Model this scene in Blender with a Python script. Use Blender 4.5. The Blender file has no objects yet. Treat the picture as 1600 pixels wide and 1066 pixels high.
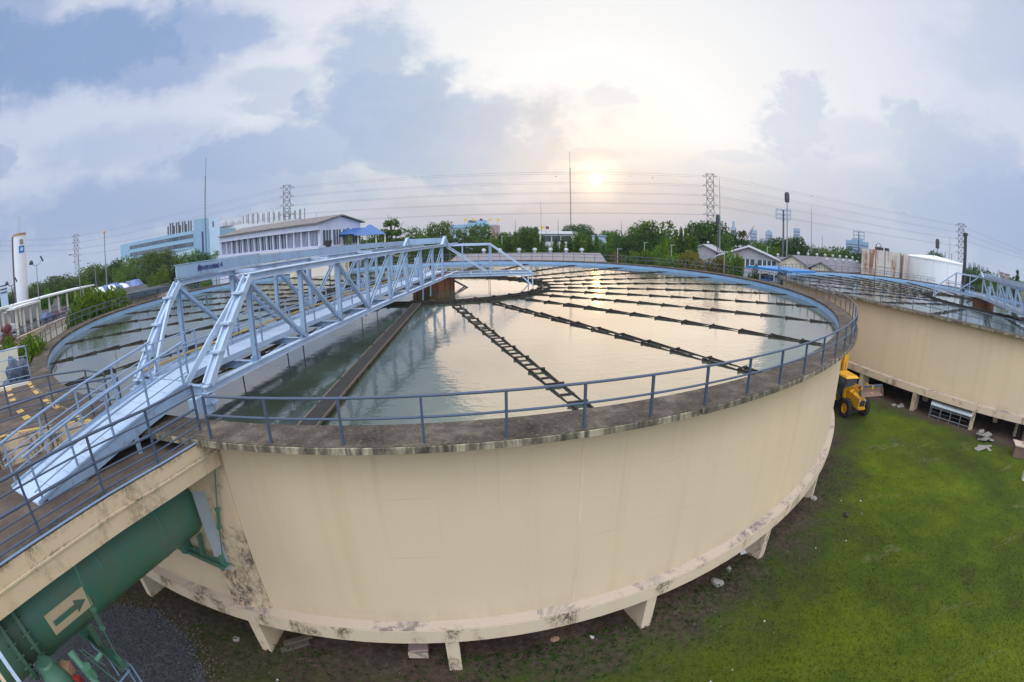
import bpy, bmesh, math, random
import numpy as np
from mathutils import Vector, Matrix
R = math.radians
PI = math.pi
random.seed(7)
rng = np.random.default_rng(11)
sc = bpy.context.scene
COL = sc.collection
HAZE = 0.00022

sc.view_settings.view_transform = 'Standard'; sc.view_settings.look = 'None'
sc.view_settings.exposure = 0.0; sc.view_settings.gamma = 1.0
sc.cycles.use_denoising = True
try: sc.cycles.denoiser = 'OPENIMAGEDENOISE'
except Exception: pass
sc.cycles.max_bounces = 8; sc.cycles.transparent_max_bounces = 8
sc.cycles.sample_clamp_indirect = 4.0
# ------------------------------------------------------------------ camera
EYE = 12.0                       # camera height above the ground
F_PX, PITCH, ROLL = 744.73, 0.2250, -0.0131
def cam_axes():
    p, r = PITCH, ROLL
    F = Vector((0, math.cos(p), -math.sin(p)))
    U0 = Vector((0, math.sin(p), math.cos(p)))
    R0 = Vector((1, 0, 0))
    return R0 * math.cos(r) + U0 * math.sin(r), U0 * math.cos(r) - R0 * math.sin(r), F
AX, AY, AF = cam_axes()
cd = bpy.data.cameras.new('camera')
cam = bpy.data.objects.new('camera', cd)
COL.objects.link(cam)
cam.matrix_world = Matrix((
    (AX.x, AY.x, -AF.x, 0), (AX.y, AY.y, -AF.y, 0), (AX.z, AY.z, -AF.z, EYE), (0, 0, 0, 1)))
cd.type = 'PANO'
try:
    cd.panorama_type = 'FISHEYE_EQUISOLID'; cd.fisheye_lens = F_PX / 1600 * 36; cd.fisheye_fov = R(200)
except Exception:
    cd.cycles.panorama_type = 'FISHEYE_EQUISOLID'
    cd.cycles.fisheye_lens = F_PX / 1600 * 36
    cd.cycles.fisheye_fov = R(200)
cd.sensor_width = 36; cd.sensor_height = 24
cd.clip_start = 0.05; cd.clip_end = 20000
sc.camera = cam

def ray(px, py):
    u, v = px - 800, 533 - py
    r = math.hypot(u, v) + 1e-9
    th = 2 * math.asin(r / 2 / F_PX)
    return AF * math.cos(th) + (AX * (u / r) + AY * (v / r)) * math.sin(th)
def at_z(px, py, z):             # where the sight line meets the level z
    d = ray(px, py)
    t = (z - EYE) / d.z
    return Vector((d.x * t, d.y * t, z))
def at_d(px, py, D):             # point at the horizontal distance D
    d = ray(px, py)
    t = D / math.hypot(d.x, d.y)
    return Vector((d.x * t, d.y * t, EYE + d.z * t))
def z_at(px, py, D):
    return at_d(px, py, D).z
def span(px0, px1, py, D):       # metres between two picture columns at the distance D
    return (at_d(px0, py, D) - at_d(px1, py, D)).length

# ------------------------------------------------------------------ objects
def tag(o, label=None, cat=None, group=None, kind=None):
    if label: o['label'] = label
    if cat: o['category'] = cat
    if group: o['group'] = group
    if kind: o['kind'] = kind
    return o
def empty(name, loc=(0, 0, 0), rz=0, label=None, cat=None, group=None):
    o = bpy.data.objects.new(name, None)
    COL.objects.link(o)
    o.location = loc; o.rotation_euler = (0, 0, rz)
    return tag(o, label, cat, group)
def children(o):
    return [c for c in bpy.data.objects if c.parent == o]
KIDS = {}
def copy_tree(o, parent=None):
    c = o.copy(); COL.objects.link(c)
    c.parent = parent
    if parent is not None:
        KIDS.setdefault(parent.name, []).append(c)
    for ch in list(KIDS.get(o.name, [])):
        copy_tree(ch, c)
    return c

class MB:
    """collects boxes, bars, tubes and sweeps; build() links them as ONE mesh object"""
    def __init__(s):
        s.v = []; s.f = []; s.sm = []
    def add(s, vs, fs, smooth=False):
        n = len(s.v)
        s.v += [tuple(v) for v in vs]
        s.f += [tuple(i + n for i in f) for f in fs]
        s.sm += [smooth] * len(fs)
        return s
    def box(s, c, size, rz=0, rot=None):
        c = Vector(c); x, y, z = [k / 2 for k in size]
        M = rot if rot is not None else Matrix.Rotation(rz, 3, 'Z')
        vs = [c + M @ Vector((a * x, b * y, d * z)) for d in (-1, 1) for a, b in ((-1, -1), (1, -1), (1, 1), (-1, 1))]
        s.add(vs, [(3, 2, 1, 0), (4, 5, 6, 7), (0, 1, 5, 4), (1, 2, 6, 5), (2, 3, 7, 6), (3, 0, 4, 7)])
        return s
    def bar(s, a, b, w, h, up=(0, 0, 1)):
        a, b = Vector(a), Vector(b)
        d = (b - a)
        if d.length < 1e-6: return s
        dn = d.normalized(); up = Vector(up)
        if abs(dn.dot(up)) > .97: up = Vector((1, 0, 0)) if abs(dn.x) < .9 else Vector((0, 1, 0))
        sd = dn.cross(up).normalized(); u = sd.cross(dn)
        vs = [p + sd * (i * w / 2) + u * (j * h / 2) for p in (a, b) for i, j in ((-1, -1), (1, -1), (1, 1), (-1, 1))]
        s.add(vs, [(3, 2, 1, 0), (4, 5, 6, 7), (0, 1, 5, 4), (1, 2, 6, 5), (2, 3, 7, 6), (3, 0, 4, 7)])
        return s
    def ibeam(s, a, b, w, h, t=.02, up=(0, 0, 1)):
        a, b = Vector(a), Vector(b); dn = (b - a).normalized(); up = Vector(up)
        if abs(dn.dot(up)) > .97: up = Vector((1, 0, 0))
        sd = dn.cross(up).normalized(); u = sd.cross(dn)
        s.bar(a + u * (h / 2 - t / 2), b + u * (h / 2 - t / 2), w, t, up)
        s.bar(a - u * (h / 2 - t / 2), b - u * (h / 2 - t / 2), w, t, up)
        s.bar(a, b, t, h - 2 * t, up)
        return s
    def tube(s, pts, r, n=8, closed=False, cap=True):
        pts = [Vector(p) for p in pts]; m = len(pts); vs = []
        rr = r if isinstance(r, (list, tuple)) else [r] * m
        prev = None
        for i, p in enumerate(pts):
            if closed: d = pts[(i + 1) % m] - pts[i - 1]
            else: d = pts[min(i + 1, m - 1)] - pts[max(i - 1, 0)]
            d.normalize()
            if prev is None:
                up = Vector((0, 0, 1)) if abs(d.z) < .9 else Vector((1, 0, 0))
                sd = d.cross(up).normalized()
            else:
                sd = (prev - d * prev.dot(d)).normalized()
            prev = sd; u = sd.cross(d)
            vs += [p + (sd * math.cos(2 * PI * k / n) + u * math.sin(2 * PI * k / n)) * rr[i] for k in range(n)]
        fs = []
        for i in range(m if closed else m - 1):
            j = (i + 1) % m
            fs += [(i * n + k, i * n + (k + 1) % n, j * n + (k + 1) % n, j * n + k) for k in range(n)]
        s.add(vs, fs, True)
        if cap and not closed:
            k0 = len(s.v) - len(vs)
            s.f += [tuple(k0 + k for k in reversed(range(n))), tuple(k0 + (m - 1) * n + k for k in range(n))]
            s.sm += [False, False]
        return s
    def prism(s, poly, z0, z1):
        n = len(poly)
        vs = [(x, y, z0) for x, y in poly] + [(x, y, z1) for x, y in poly]
        s.add(vs, [tuple(reversed(range(n))), tuple(range(n, 2 * n))] + [(i, (i + 1) % n, n + (i + 1) % n, n + i) for i in range(n)])
        return s
    def sweep(s, c, prof, a0, a1, n, smooth=True, closed_prof=True):
        """profile of (radius, z) turned round the vertical through c from a0 to a1 degrees"""
        full = abs(a1 - a0) >= 359.99
        k = n if full else n + 1
        m = len(prof); vs = []
        for i in range(k):
            a = R(a0 + (a1 - a0) * i / n); ca, sa = math.cos(a), math.sin(a)
            vs += [(c[0] + r * ca, c[1] + r * sa, z) for r, z in prof]
        fs = []
        for i in range(n):
            j = (i + 1) % k
            for q in range(m if closed_prof else m - 1):
                q2 = (q + 1) % m
                fs.append((i * m + q, j * m + q, j * m + q2, i * m + q2))
        s.add(vs, fs, smooth)
        if not full and closed_prof:
            s.add(vs[:m], [tuple(range(m))]); s.add(vs[-m:], [tuple(reversed(range(m)))])
        return s
    def lathe(s, c, prof, n=20, axis=(0, 0, 1), smooth=True):
        ax = Vector(axis).normalized()
        t = Vector((1, 0, 0)) if abs(ax.x) < .9 else Vector((0, 1, 0))
        e1 = ax.cross(t).normalized(); e2 = ax.cross(e1); c = Vector(c); vs = []
        for r, h in prof:
            vs += [c + ax * h + (e1 * math.cos(2 * PI * k / n) + e2 * math.sin(2 * PI * k / n)) * r for k in range(n)]
        fs = []
        for i in range(len(prof) - 1):
            fs += [(i * n + k, i * n + (k + 1) % n, (i + 1) * n + (k + 1) % n, (i + 1) * n + k) for k in range(n)]
        s.add(vs, fs, smooth)
        return s
    def quad(s, a, b, c, d):
        return s.add([a, b, c, d], [(0, 1, 2, 3)])
    def mesh(s, name, mat, angle=35):
        me = bpy.data.meshes.new(name)
        me.from_pydata(s.v, [], s.f)
        me.polygons.foreach_set('use_smooth', s.sm)
        if any(s.sm) and not all(s.sm) is None:
            try: me.set_sharp_from_angle(angle=R(angle))
            except Exception: pass
        if mat: me.materials.append(mat)
        me.update()
        return me
    def build(s, name, mat, parent=None, label=None, cat=None, group=None, kind=None, bevel=0, loc=None, rz=0, fix=False):
        me = s.mesh(name, mat)
        if fix:
            bm = bmesh.new(); bm.from_mesh(me)
            bmesh.ops.recalc_face_normals(bm, faces=bm.faces); bm.to_mesh(me); bm.free()
        o = bpy.data.objects.new(name, me)
        COL.objects.link(o)
        if parent is not None:
            o.parent = parent
            KIDS.setdefault(parent.name, []).append(o)
        if loc is not None: o.location = loc
        if rz: o.rotation_euler = (0, 0, rz)
        if bevel:
            m = o.modifiers.new('bevel', 'BEVEL'); m.width = bevel; m.segments = 2; m.limit_method = 'ANGLE'
        return tag(o, label, cat, group, kind)

# ------------------------------------------------------------------ materials
class NT:
    def __init__(s, mat):
        s.t = mat.node_tree; s.t.nodes.clear()
    def n(s, kind, **kw):
        nd = s.t.nodes.new(kind)
        for k, v in kw.items():
            if k.startswith('_'): setattr(nd, k[1:], v)
            else:
                key = k.replace('__', ' ')
                sk = nd.inputs[int(key[1:])] if key[0] == 'i' and key[1:].isdigit() else nd.inputs[key]
                if hasattr(v, 'node'): s.t.links.new(v, sk)
                else: sk.default_value = v
        return nd
    def link(s, a, b): s.t.links.new(a, b)
    def math(s, op, a, b=0.0, c=0.0, clamp=False):
        return s.n('ShaderNodeMath', _operation=op, _use_clamp=clamp, i0=a, i1=b, i2=c).outputs[0]
    def vmath(s, op, a, b=(0, 0, 0)):
        nd = s.n('ShaderNodeVectorMath', _operation=op, i0=a, i1=b)
        return nd.outputs[1] if op in ('LENGTH', 'DOT_PRODUCT', 'DISTANCE') else nd.outputs[0]
    def ramp(s, fac, stops):
        nd = s.n('ShaderNodeValToRGB'); s.link(fac, nd.inputs[0]) if hasattr(fac, 'node') else None
        el = nd.color_ramp.elements
        while len(el) < len(stops): el.new(.5)
        for e, (p, c) in zip(el, stops):
            e.position = p; e.color = (*c, 1) if not isinstance(c, (int, float)) else (c, c, c, 1)
        return nd.outputs[0]
    def mix(s, fac, a, b, blend='MIX'):
        nd = s.t.nodes.new('ShaderNodeMix'); nd.data_type = 'RGBA'; nd.blend_type = blend
        for sk, v in ((nd.inputs[0], fac), (nd.inputs[6], a), (nd.inputs[7], b)):
            if hasattr(v, 'node'): s.link(v, sk)
            elif sk.type == 'RGBA': sk.default_value = (*v, 1) if len(v) == 3 else v
            else: sk.default_value = v
        return nd.outputs[2]
    def noise(s, vec, scale, detail=4, rough=.55, dist=0.0):
        nd = s.n('ShaderNodeTexNoise', Scale=scale, Detail=detail, Roughness=rough, Distortion=dist)
        if vec is not None: s.link(vec, nd.inputs['Vector'])
        return nd.outputs[0]
    def pos(s): return s.n('ShaderNodeNewGeometry').outputs['Position']
    def scale(s, vec, sx, sy, sz):
        return s.vmath('MULTIPLY', vec, (sx, sy, sz))
    def smooth(s, x, lo, hi):
        nd = s.n('ShaderNodeMapRange', _interpolation_type='SMOOTHSTEP', Value=x)
        nd.inputs['From Min'].default_value = lo; nd.inputs['From Max'].default_value = hi
        return nd.outputs[0]
    def bump(s, h, strength, dist=.02):
        return s.n('ShaderNodeBump', Strength=strength, Distance=dist, Height=h).outputs[0]
    def out(s, color, rough=.8, normal=None, metallic=0.0, spec=.4, **kw):
        b = s.n('ShaderNodeBsdfPrincipled', **{'Base__Color': color if hasattr(color, 'node') else (*color, 1),
              'Roughness': rough, 'Metallic': metallic, 'Specular__IOR__Level': spec, **kw})
        if normal is not None: s.link(normal, b.inputs['Normal'])
        o = s.n('ShaderNodeOutputMaterial'); s.link(b.outputs[0], o.inputs[0])
        return b
def newmat(name):
    m = bpy.data.materials.new(name); m.use_nodes = True
    return m, NT(m)
M = {}
def painted(name, col, dirt=(.12, .09, .07), amount=.25, rough=.55, scale=1.0, rust=0.0, spec=.4, metallic=0.0):
    """paint with blotches, faint streaks and, where asked, rust spots"""
    m, t = newmat(name); p = t.pos()
    n1 = t.noise(t.scale(p, 1, 1, .35), 1.3 * scale, 6, .65)
    n2 = t.noise(p, 9 * scale, 4, .6)
    f = t.math('MULTIPLY', t.ramp(n1, [(.42, 0), (.75, 1)]), amount)
    c = t.mix(f, col, tuple(a * .6 + b * .4 for a, b in zip(dirt, col)))
    c = t.mix(t.math('MULTIPLY', n2, .22), c, tuple(k * .72 for k in col))
    if rust:
        n3 = t.noise(p, 5.5 * scale, 8, .7)
        c = t.mix(t.math('MULTIPLY', t.ramp(n3, [(.57, 0), (.66, 1)]), rust), c, (.20, .075, .025))
    t.out(c, rough, t.bump(n2, .12, .01), metallic, spec)
    M[name] = m
    return m
painted('pale_blue', (.27, .385, .53), amount=.5, rough=.5, rust=.6)
painted('white_blue', (.41, .515, .66), amount=.5, rough=.48, rust=.4)
painted('rail_blue', (.058, .086, .138), amount=.35, rough=.42, rust=.25)
painted('light_rail', (.21, .30, .44), amount=.25, rough=.42, rust=.25)
painted('inner_blue', (.24, .40, .60), dirt=(.12, .13, .12), amount=.5, rough=.6)
painted('green_paint', (.060, .19, .14), dirt=(.20, .16, .07), amount=.75, rough=.42, scale=.7, spec=.45, rust=.5)
painted('green_light', (.085, .21, .14), dirt=(.05, .07, .05), amount=.4, rough=.4)
painted('yellow_paint', (.72, .36, .012), dirt=(.10, .07, .05), amount=.5, rough=.4)
painted('yellow_mark', (.50, .34, .09), dirt=(.10, .08, .06), amount=1.0, rough=.8, scale=2)
painted('white_wall', (.66, .67, .68), amount=.35, rough=.75)
painted('violet_wall', (.52, .55, .70), amount=.30, rough=.75)
painted('cyan_wall', (.26, .43, .57), amount=.25, rough=.75)
painted('pale_cyan_wall', (.48, .62, .76), amount=.25, rough=.75)
painted('blue_roof', (.045, .13, .34), amount=.3, rough=.45)
painted('roof_grey', (.22, .20, .21), dirt=(.08, .07, .06), amount=.6, rough=.85)
painted('roof_purple', (.17, .16, .18), dirt=(.08, .07, .06), amount=.6, rough=.85)
painted('roof_light', (.37, .37, .40), dirt=(.2, .19, .18), amount=.5, rough=.8)
painted('roof_brown', (.17, .145, .14), dirt=(.4, .38, .36), amount=.6, rough=.85, scale=.4)
painted('dark_steel', (.03, .033, .04), amount=.3, rough=.5)
painted('grey_steel', (.22, .24, .27), amount=.4, rough=.5, rust=.2)
painted('pylon_steel', (.085, .085, .10), amount=.3, rough=.6)
painted('galvanised', (.42, .45, .47), dirt=(.14, .10, .07), amount=.7, rough=.4, metallic=.6)
painted('asphalt', (.055, .055, .06), dirt=(.12, .11, .10), amount=.5, rough=.9)
painted('wood_trim', (.13, .105, .075), dirt=(.05, .04, .03), amount=.7, rough=.9)
painted('brown_block', (.21, .135, .095), dirt=(.07, .05, .04), amount=.8, rough=.9)
painted('terracotta', (.42, .24, .15), amount=.5, rough=.9)
painted('pale_tank', (.74, .76, .80), dirt=(.3, .3, .3), amount=.25, rough=.5)
painted('pink_wall', (.42, .30, .30), amount=.4, rough=.9)
painted('tower_glass', (.17, .30, .46), amount=.25, rough=.45)
painted('tower_pale', (.34, .42, .52), amount=.2, rough=.6)
painted('rubber', (.018, .018, .02), dirt=(.12, .10, .08), amount=.5, rough=.85)
painted('blue_tarp', (.06, .13, .36), dirt=(.5, .5, .55), amount=.7, rough=.5, scale=.5)
painted('red_bloom', (.20, .055, .065), amount=.5, rough=.9)
painted('car_red', (.30, .03, .03), amount=.1, rough=.3)
painted('car_white', (.62, .62, .64), amount=.1, rough=.3)
painted('car_blue', (.05, .09, .22), amount=.1, rough=.3)
painted('car_grey', (.16, .17, .19), amount=.1, rough=.3)
painted('amber_lamp', (.62, .34, .05), amount=.1, rough=.4)
painted('flag_yellow', (.75, .52, .05), amount=.1, rough=.9)
painted('flag_dark', (.18, .03, .05), amount=.1, rough=.9)
painted('text_blue', (.02, .035, .16), amount=.15, rough=.6)
painted('sign_blue', (.02, .18, .46), amount=.2, rough=.5)
painted('cover_dark', (.020, .020, .020), dirt=(.065, .056, .05), amount=.8, rough=.9, scale=2)
painted('joint_pale', (.69, .53, .355), amount=.4, rough=.9)
painted('slab_grey', (.30, .275, .25), amount=.7, rough=.95, scale=2)
painted('pebble_grey', (.16, .14, .12), amount=.7, rough=.95, scale=3)
painted('litter_white', (.62, .61, .60), amount=.4, rough=.9)
painted('rusty_drum', (.17, .065, .03), dirt=(.05, .02, .01), amount=.9, rough=.85, rust=.9)

def m_glass():
    m, t = newmat('window_glass'); p = t.pos()
    n = t.noise(p, .35, 2)
    c = t.mix(n, (.02, .03, .045), (.10, .13, .16))
    t.out(c, .08, None, 0, .6); M['window_glass'] = m
m_glass()
def m_cream(name, base, mould, foot, top, edges=()):
    """cream wall paint on concrete: rain streaks, soft patches, mould eating in from edges"""
    m, t = newmat(name); p = t.pos()
    st = t.noise(t.scale(p, 1.6, 1.6, .05), 1.0, 6, .65, .2)
    st2 = t.noise(t.scale(p, 5, 5, .12), 1.0, 4, .6)
    pa = t.noise(p, .16, 4, .55)
    big = t.noise(t.scale(p, .3, .3, .3), 1.0, 5, .7, .4)
    c = t.mix(t.ramp(pa, [(.35, 0), (.65, 1)]), base, tuple(k * f for k, f in zip(base, (.90, .93, 1.0))))
    c = t.mix(t.math('MULTIPLY', t.ramp(st, [(.50, 0), (.72, 1)]), .34), c, tuple(k * f for k, f in zip(base, (.80, .74, .62))))
    c = t.mix(t.math('MULTIPLY', t.ramp(st2, [(.58, 0), (.75, 1)]), .08), c, tuple(min(1, k * 1.10) for k in base))
    fine = t.noise(p, 22, 4, .7)
    c = t.mix(t.math('MULTIPLY', fine, .12), c, tuple(k * .75 for k in base))
    zz = t.n('ShaderNodeSeparateXYZ', i0=p).outputs[2]
    if mould:
        cl = t.ramp(t.noise(t.scale(p, 1, 1, .6), .9, 5, .6, .5), [(.57 - .10 * mould, 0), (.68 - .08 * mould, 1)])
        if edges:                 # mould creeps in from the wet edges
            ed = None
            for ze, wd in edges:
                q = t.smooth(t.math('ADD', t.math('ABSOLUTE', t.math('SUBTRACT', zz, ze)), t.math('MULTIPLY', t.noise(p, 2.2, 6, .7), wd)), wd * 1.15, wd * .35)
                ed = q if ed is None else t.math('MAXIMUM', ed, q)
            cl = t.math('MULTIPLY', t.math('ADD', t.math('MULTIPLY', cl, .45), t.math('MULTIPLY', ed, t.ramp(t.noise(p, 1.4, 5, .6), [(.36, .1), (.62, 1)]))), 1.0, clamp=True)
        fi = t.ramp(t.noise(t.scale(p, 1, 1, .6), 9.0, 12, .80, .4), [(.46, 0), (.53, 1)])
        run = t.ramp(t.noise(t.scale(p, 7, 7, .30), 1.0, 6, .7), [(.52, 0), (.66, 1)])
        msk = t.math('MULTIPLY', cl, t.math('MAXIMUM', fi, t.math('MULTIPLY', run, .55)))
        c = t.mix(t.math('MULTIPLY', cl, .25), c, (.36, .24, .13))
        c = t.mix(t.math('MULTIPLY', msk, .9), c, (.060, .052, .045))
    zz = t.n('ShaderNodeSeparateXYZ', i0=p).outputs[2]
    if foot:
        e = t.smooth(t.math('ADD', zz, t.math('MULTIPLY', t.noise(t.scale(p, 2, 2, .3), 1, 6, .7), 1.1)), foot + 1.3, foot + .35)
        c = t.mix(t.math('MULTIPLY', e, .38), c, (.34, .27, .21))
    if top:
        for zl, th in ((4.55, .010), (6.3, .007)):    # faint formwork joints and a few cracks
            dz = t.math('ABSOLUTE', t.math('SUBTRACT', t.math('ADD', zz, t.math('MULTIPLY', t.noise(p, 1.2, 4, .6), .06)), zl + .03))
            ln = t.math('MULTIPLY', t.smooth(dz, th, th * .3), t.ramp(t.noise(t.scale(p, .35, .35, .1), 1.0, 4, .6), [(.52, 0), (.6, .55)]))
            c = t.mix(ln, c, (.30, .235, .15))
        dr = t.math('MULTIPLY', t.ramp(t.noise(t.scale(p, 2.6, 2.6, .03), 1.0, 7, .72), [(.60, 0), (.70, 1)]), t.smooth(zz, 3.0, 7.9))
        c = t.mix(t.math('MULTIPLY', dr, .40), c, (.33, .26, .16))
        lo_ = t.math('MULTIPLY', t.ramp(t.noise(t.scale(p, 3.1, 3.1, .04), 1.0, 7, .72), [(.58, 0), (.70, 1)]), t.smooth(zz, 5.5, 2.2))
        c = t.mix(t.math('MULTIPLY', lo_, .28), c, (.60, .55, .47))
        e = t.smooth(t.math('SUBTRACT', zz, t.math('MULTIPLY', t.noise(t.scale(p, 3, 3, .15), 1, 6, .7), 1.6)), top - 1.15, top - .3)
        c = t.mix(t.math('MULTIPLY', e, .55), c, (.55, .39, .165))
    t.out(c, .85, t.bump(t.math('ADD', fine, t.math('MULTIPLY', big, 2)), .25, .012), 0, .25)
    M[name] = m
m_cream('cream_wall', (.68, .525, .34), 0, 2.05, 7.75)
m_cream('cream_beam', (.62, .49, .335), .35, 0, 0)
m_cream('cream_stained', (.64, .48, .31), .95, 0, 0)
m_cream('cream_edge', (.66, .50, .325), .7, 0, 0, ((7.86, .26), (7.50, .12)))
m_cream('cream_plain', (.66, .60, .48), .25, 0, 0)
def m_rim():
    m, t = newmat('rim_concrete'); p = t.pos()
    a = t.noise(p, 1.2, 8, .7, .3); b = t.noise(p, 11, 6, .75); d = t.noise(p, 45, 2, .5)
    c = t.ramp(a, [(.3, (.034, .028, .024)), (.52, (.082, .067, .054)), (.75, (.20, .165, .13))])
    c = t.mix(t.math('MULTIPLY', t.ramp(b, [(.52, 0), (.68, 1)]), .55), c, (.26, .215, .165))
    c = t.mix(t.math('MULTIPLY', t.ramp(d, [(.55, 0), (.7, 1)]), .35), c, (.02, .018, .016))
    t.out(c, .95, t.bump(t.math('ADD', b, d), .5, .02), 0, .2); M['rim_concrete'] = m
    m, t = newmat('rim_edge'); p = t.pos()
    a = t.noise(t.scale(p, 3, 3, .6), 1.0, 10, .75, .5); b = t.noise(p, 20, 4, .7)
    c = t.ramp(a, [(.40, (.05, .045, .035)), (.50, (.16, .14, .10)), (.60, (.42, .36, .25))])
    c = t.mix(t.math('MULTIPLY', b, .4), c, (.10, .09, .06))
    t.out(c, .95, t.bump(b, .4, .02), 0, .2); M['rim_edge'] = m
    m, t = newmat('ledge_concrete'); p = t.pos()
    a = t.noise(t.scale(p, 1, 1, 1), .62, 10, .72, .7); b = t.noise(p, 9, 6, .75)
    pk = t.math('MULTIPLY', t.ramp(a, [(.50, 0), (.60, 1)]), t.ramp(t.noise(p, 6.5, 12, .8, .3), [(.40, 0), (.50, 1)]))
    c = t.mix(t.math('MULTIPLY', pk, .85), (.50, .40, .31), (.14, .13, .12))
    c = t.mix(t.math('MULTIPLY', t.ramp(b, [(.55, 0), (.75, 1)]), .3), c, (.26, .22, .18))
    t.out(c, .92, t.bump(b, .4, .02), 0, .2); M['ledge_concrete'] = m
    m, t = newmat('deck_concrete'); p = t.pos()
    a = t.noise(p, .8, 8, .7, .3); b = t.noise(p, 14, 5, .7)
    c = t.ramp(a, [(.3, (.045, .033, .027)), (.55, (.095, .072, .057)), (.8, (.20, .16, .125))])
    c = t.mix(t.math('MULTIPLY', t.ramp(b, [(.55, 0), (.75, 1)]), .35), c, (.24, .20, .16))
    t.out(c, .92, t.bump(b, .35, .02), 0, .25); M['deck_concrete'] = m
    m, t = newmat('launder_dark'); p = t.pos()
    a = t.noise(p, 2.3, 8, .75); b = t.noise(p, 17, 5, .7)
    c = t.ramp(a, [(.35, (.012, .010, .010)), (.6, (.04, .033, .027)), (.8, (.13, .10, .07))])
    c = t.mix(t.math('MULTIPLY', t.ramp(b, [(.6, 0), (.75, 1)]), .35), c, (.20, .16, .115))
    t.out(c, .85, t.bump(b, .4, .02), 0, .3); M['launder_dark'] = m
    m, t = newmat('rusty_white'); p = t.pos()
    a = t.noise(t.scale(p, .55, .55, .10), 1.0, 8, .7, .4); b = t.noise(p, 1.8, 6, .7)
    c = t.mix(t.ramp(t.math('ADD', a, t.math('MULTIPLY', b, .15)), [(.54, 0), (.68, 1)]), (.60, .55, .50), (.30, .15, .075))
    c = t.mix(t.math('MULTIPLY', t.ramp(b, [(.6, 0), (.7, 1)]), .5), c, (.20, .09, .04))
    t.out(c, .8, None, 0, .3); M['rusty_white'] = m
m_rim()
def m_water(name, body, deep):
    m, t = newmat(name); p = t.pos()
    big = t.noise(t.scale(p, .11, .09, 1), 1.0, 4, .6, .6)
    c = t.mix(t.ramp(big, [(.35, 0), (.68, 1)]), deep, body)
    w1 = t.noise(t.scale(p, 1.0, 1.35, 1), 1.6, 4, .55, .3)
    w2 = t.noise(t.scale(p, 1.2, 1.0, 1), 5.2, 3, .5, .2)
    gust = t.ramp(t.noise(t.scale(p, .07, .10, 1), 1.0, 3, .5), [(.38, .15), (.62, 1)])
    h = t.math('MULTIPLY', t.math('ADD', w1, t.math('MULTIPLY', w2, .28)), gust)
    t.out(c, .05, t.bump(h, .36, .06), 0, .5, IOR=2.25)
    M[name] = m
m_water('water', (.075, .10, .07), (.030, .038, .020))
def m_leaf(name, a, b, c3, trans=.35):
    m, t = newmat(name)
    g = t.n('ShaderNodeNewGeometry'); rnd = g.outputs['Random Per Island']
    oi = t.n('ShaderNodeObjectInfo').outputs['Random']
    p = t.n('ShaderNodeTexCoord').outputs['Object']
    n = t.noise(p, .9, 3, .6)
    col = t.mix(rnd, a, b)
    col = t.mix(t.ramp(n, [(.48, 0), (.68, 1)]), col, c3)
    col = t.n('ShaderNodeHueSaturation', Hue=t.math('ADD', t.math('MULTIPLY', oi, .035), .485),
              Saturation=1.0, Value=t.math('ADD', t.math('MULTIPLY', oi, .5), .78), Color=col).outputs[0]
    d = t.n('ShaderNodeBsdfPrincipled', Base__Color=col, Roughness=.7, Specular__IOR__Level=.08)
    tr = t.n('ShaderNodeBsdfTranslucent', Color=col)
    mx = t.n('ShaderNodeMixShader', i0=trans, i1=d.outputs[0], i2=tr.outputs[0])
    o = t.n('ShaderNodeOutputMaterial'); t.link(mx.outputs[0], o.inputs[0])
    M[name] = m
m_leaf('leaf_dark', (.012, .036, .008), (.042, .095, .014), (.070, .13, .017))
m_leaf('leaf_mid', (.026, .068, .010), (.085, .165, .018), (.13, .21, .022))
m_leaf('leaf_bright', (.045, .105, .010), (.12, .20, .018), (.19, .25, .025), .45)
m_leaf('leaf_dry', (.10, .11, .02), (.22, .19, .03), (.16, .10, .03), .4)
m_leaf('leaf_pine', (.016, .06, .02), (.04, .12, .03), (.06, .16, .03), .25)
def m_bark():
    m, t = newmat('bark'); p = t.pos()
    n = t.noise(t.scale(p, 6, 6, 1), 1.0, 6, .7)
    t.out(t.ramp(n, [(.3, (.03, .024, .018)), (.7, (.13, .105, .08))]), .95, t.bump(n, .5, .03)); M['bark'] = m
m_bark()
# ------------------------------------------------------------------ layout
C1 = (-6.7835, 41.0512); C2 = (62.6, 37.0)
Z_RIM = 8.0; Z_WATER = 7.45

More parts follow.
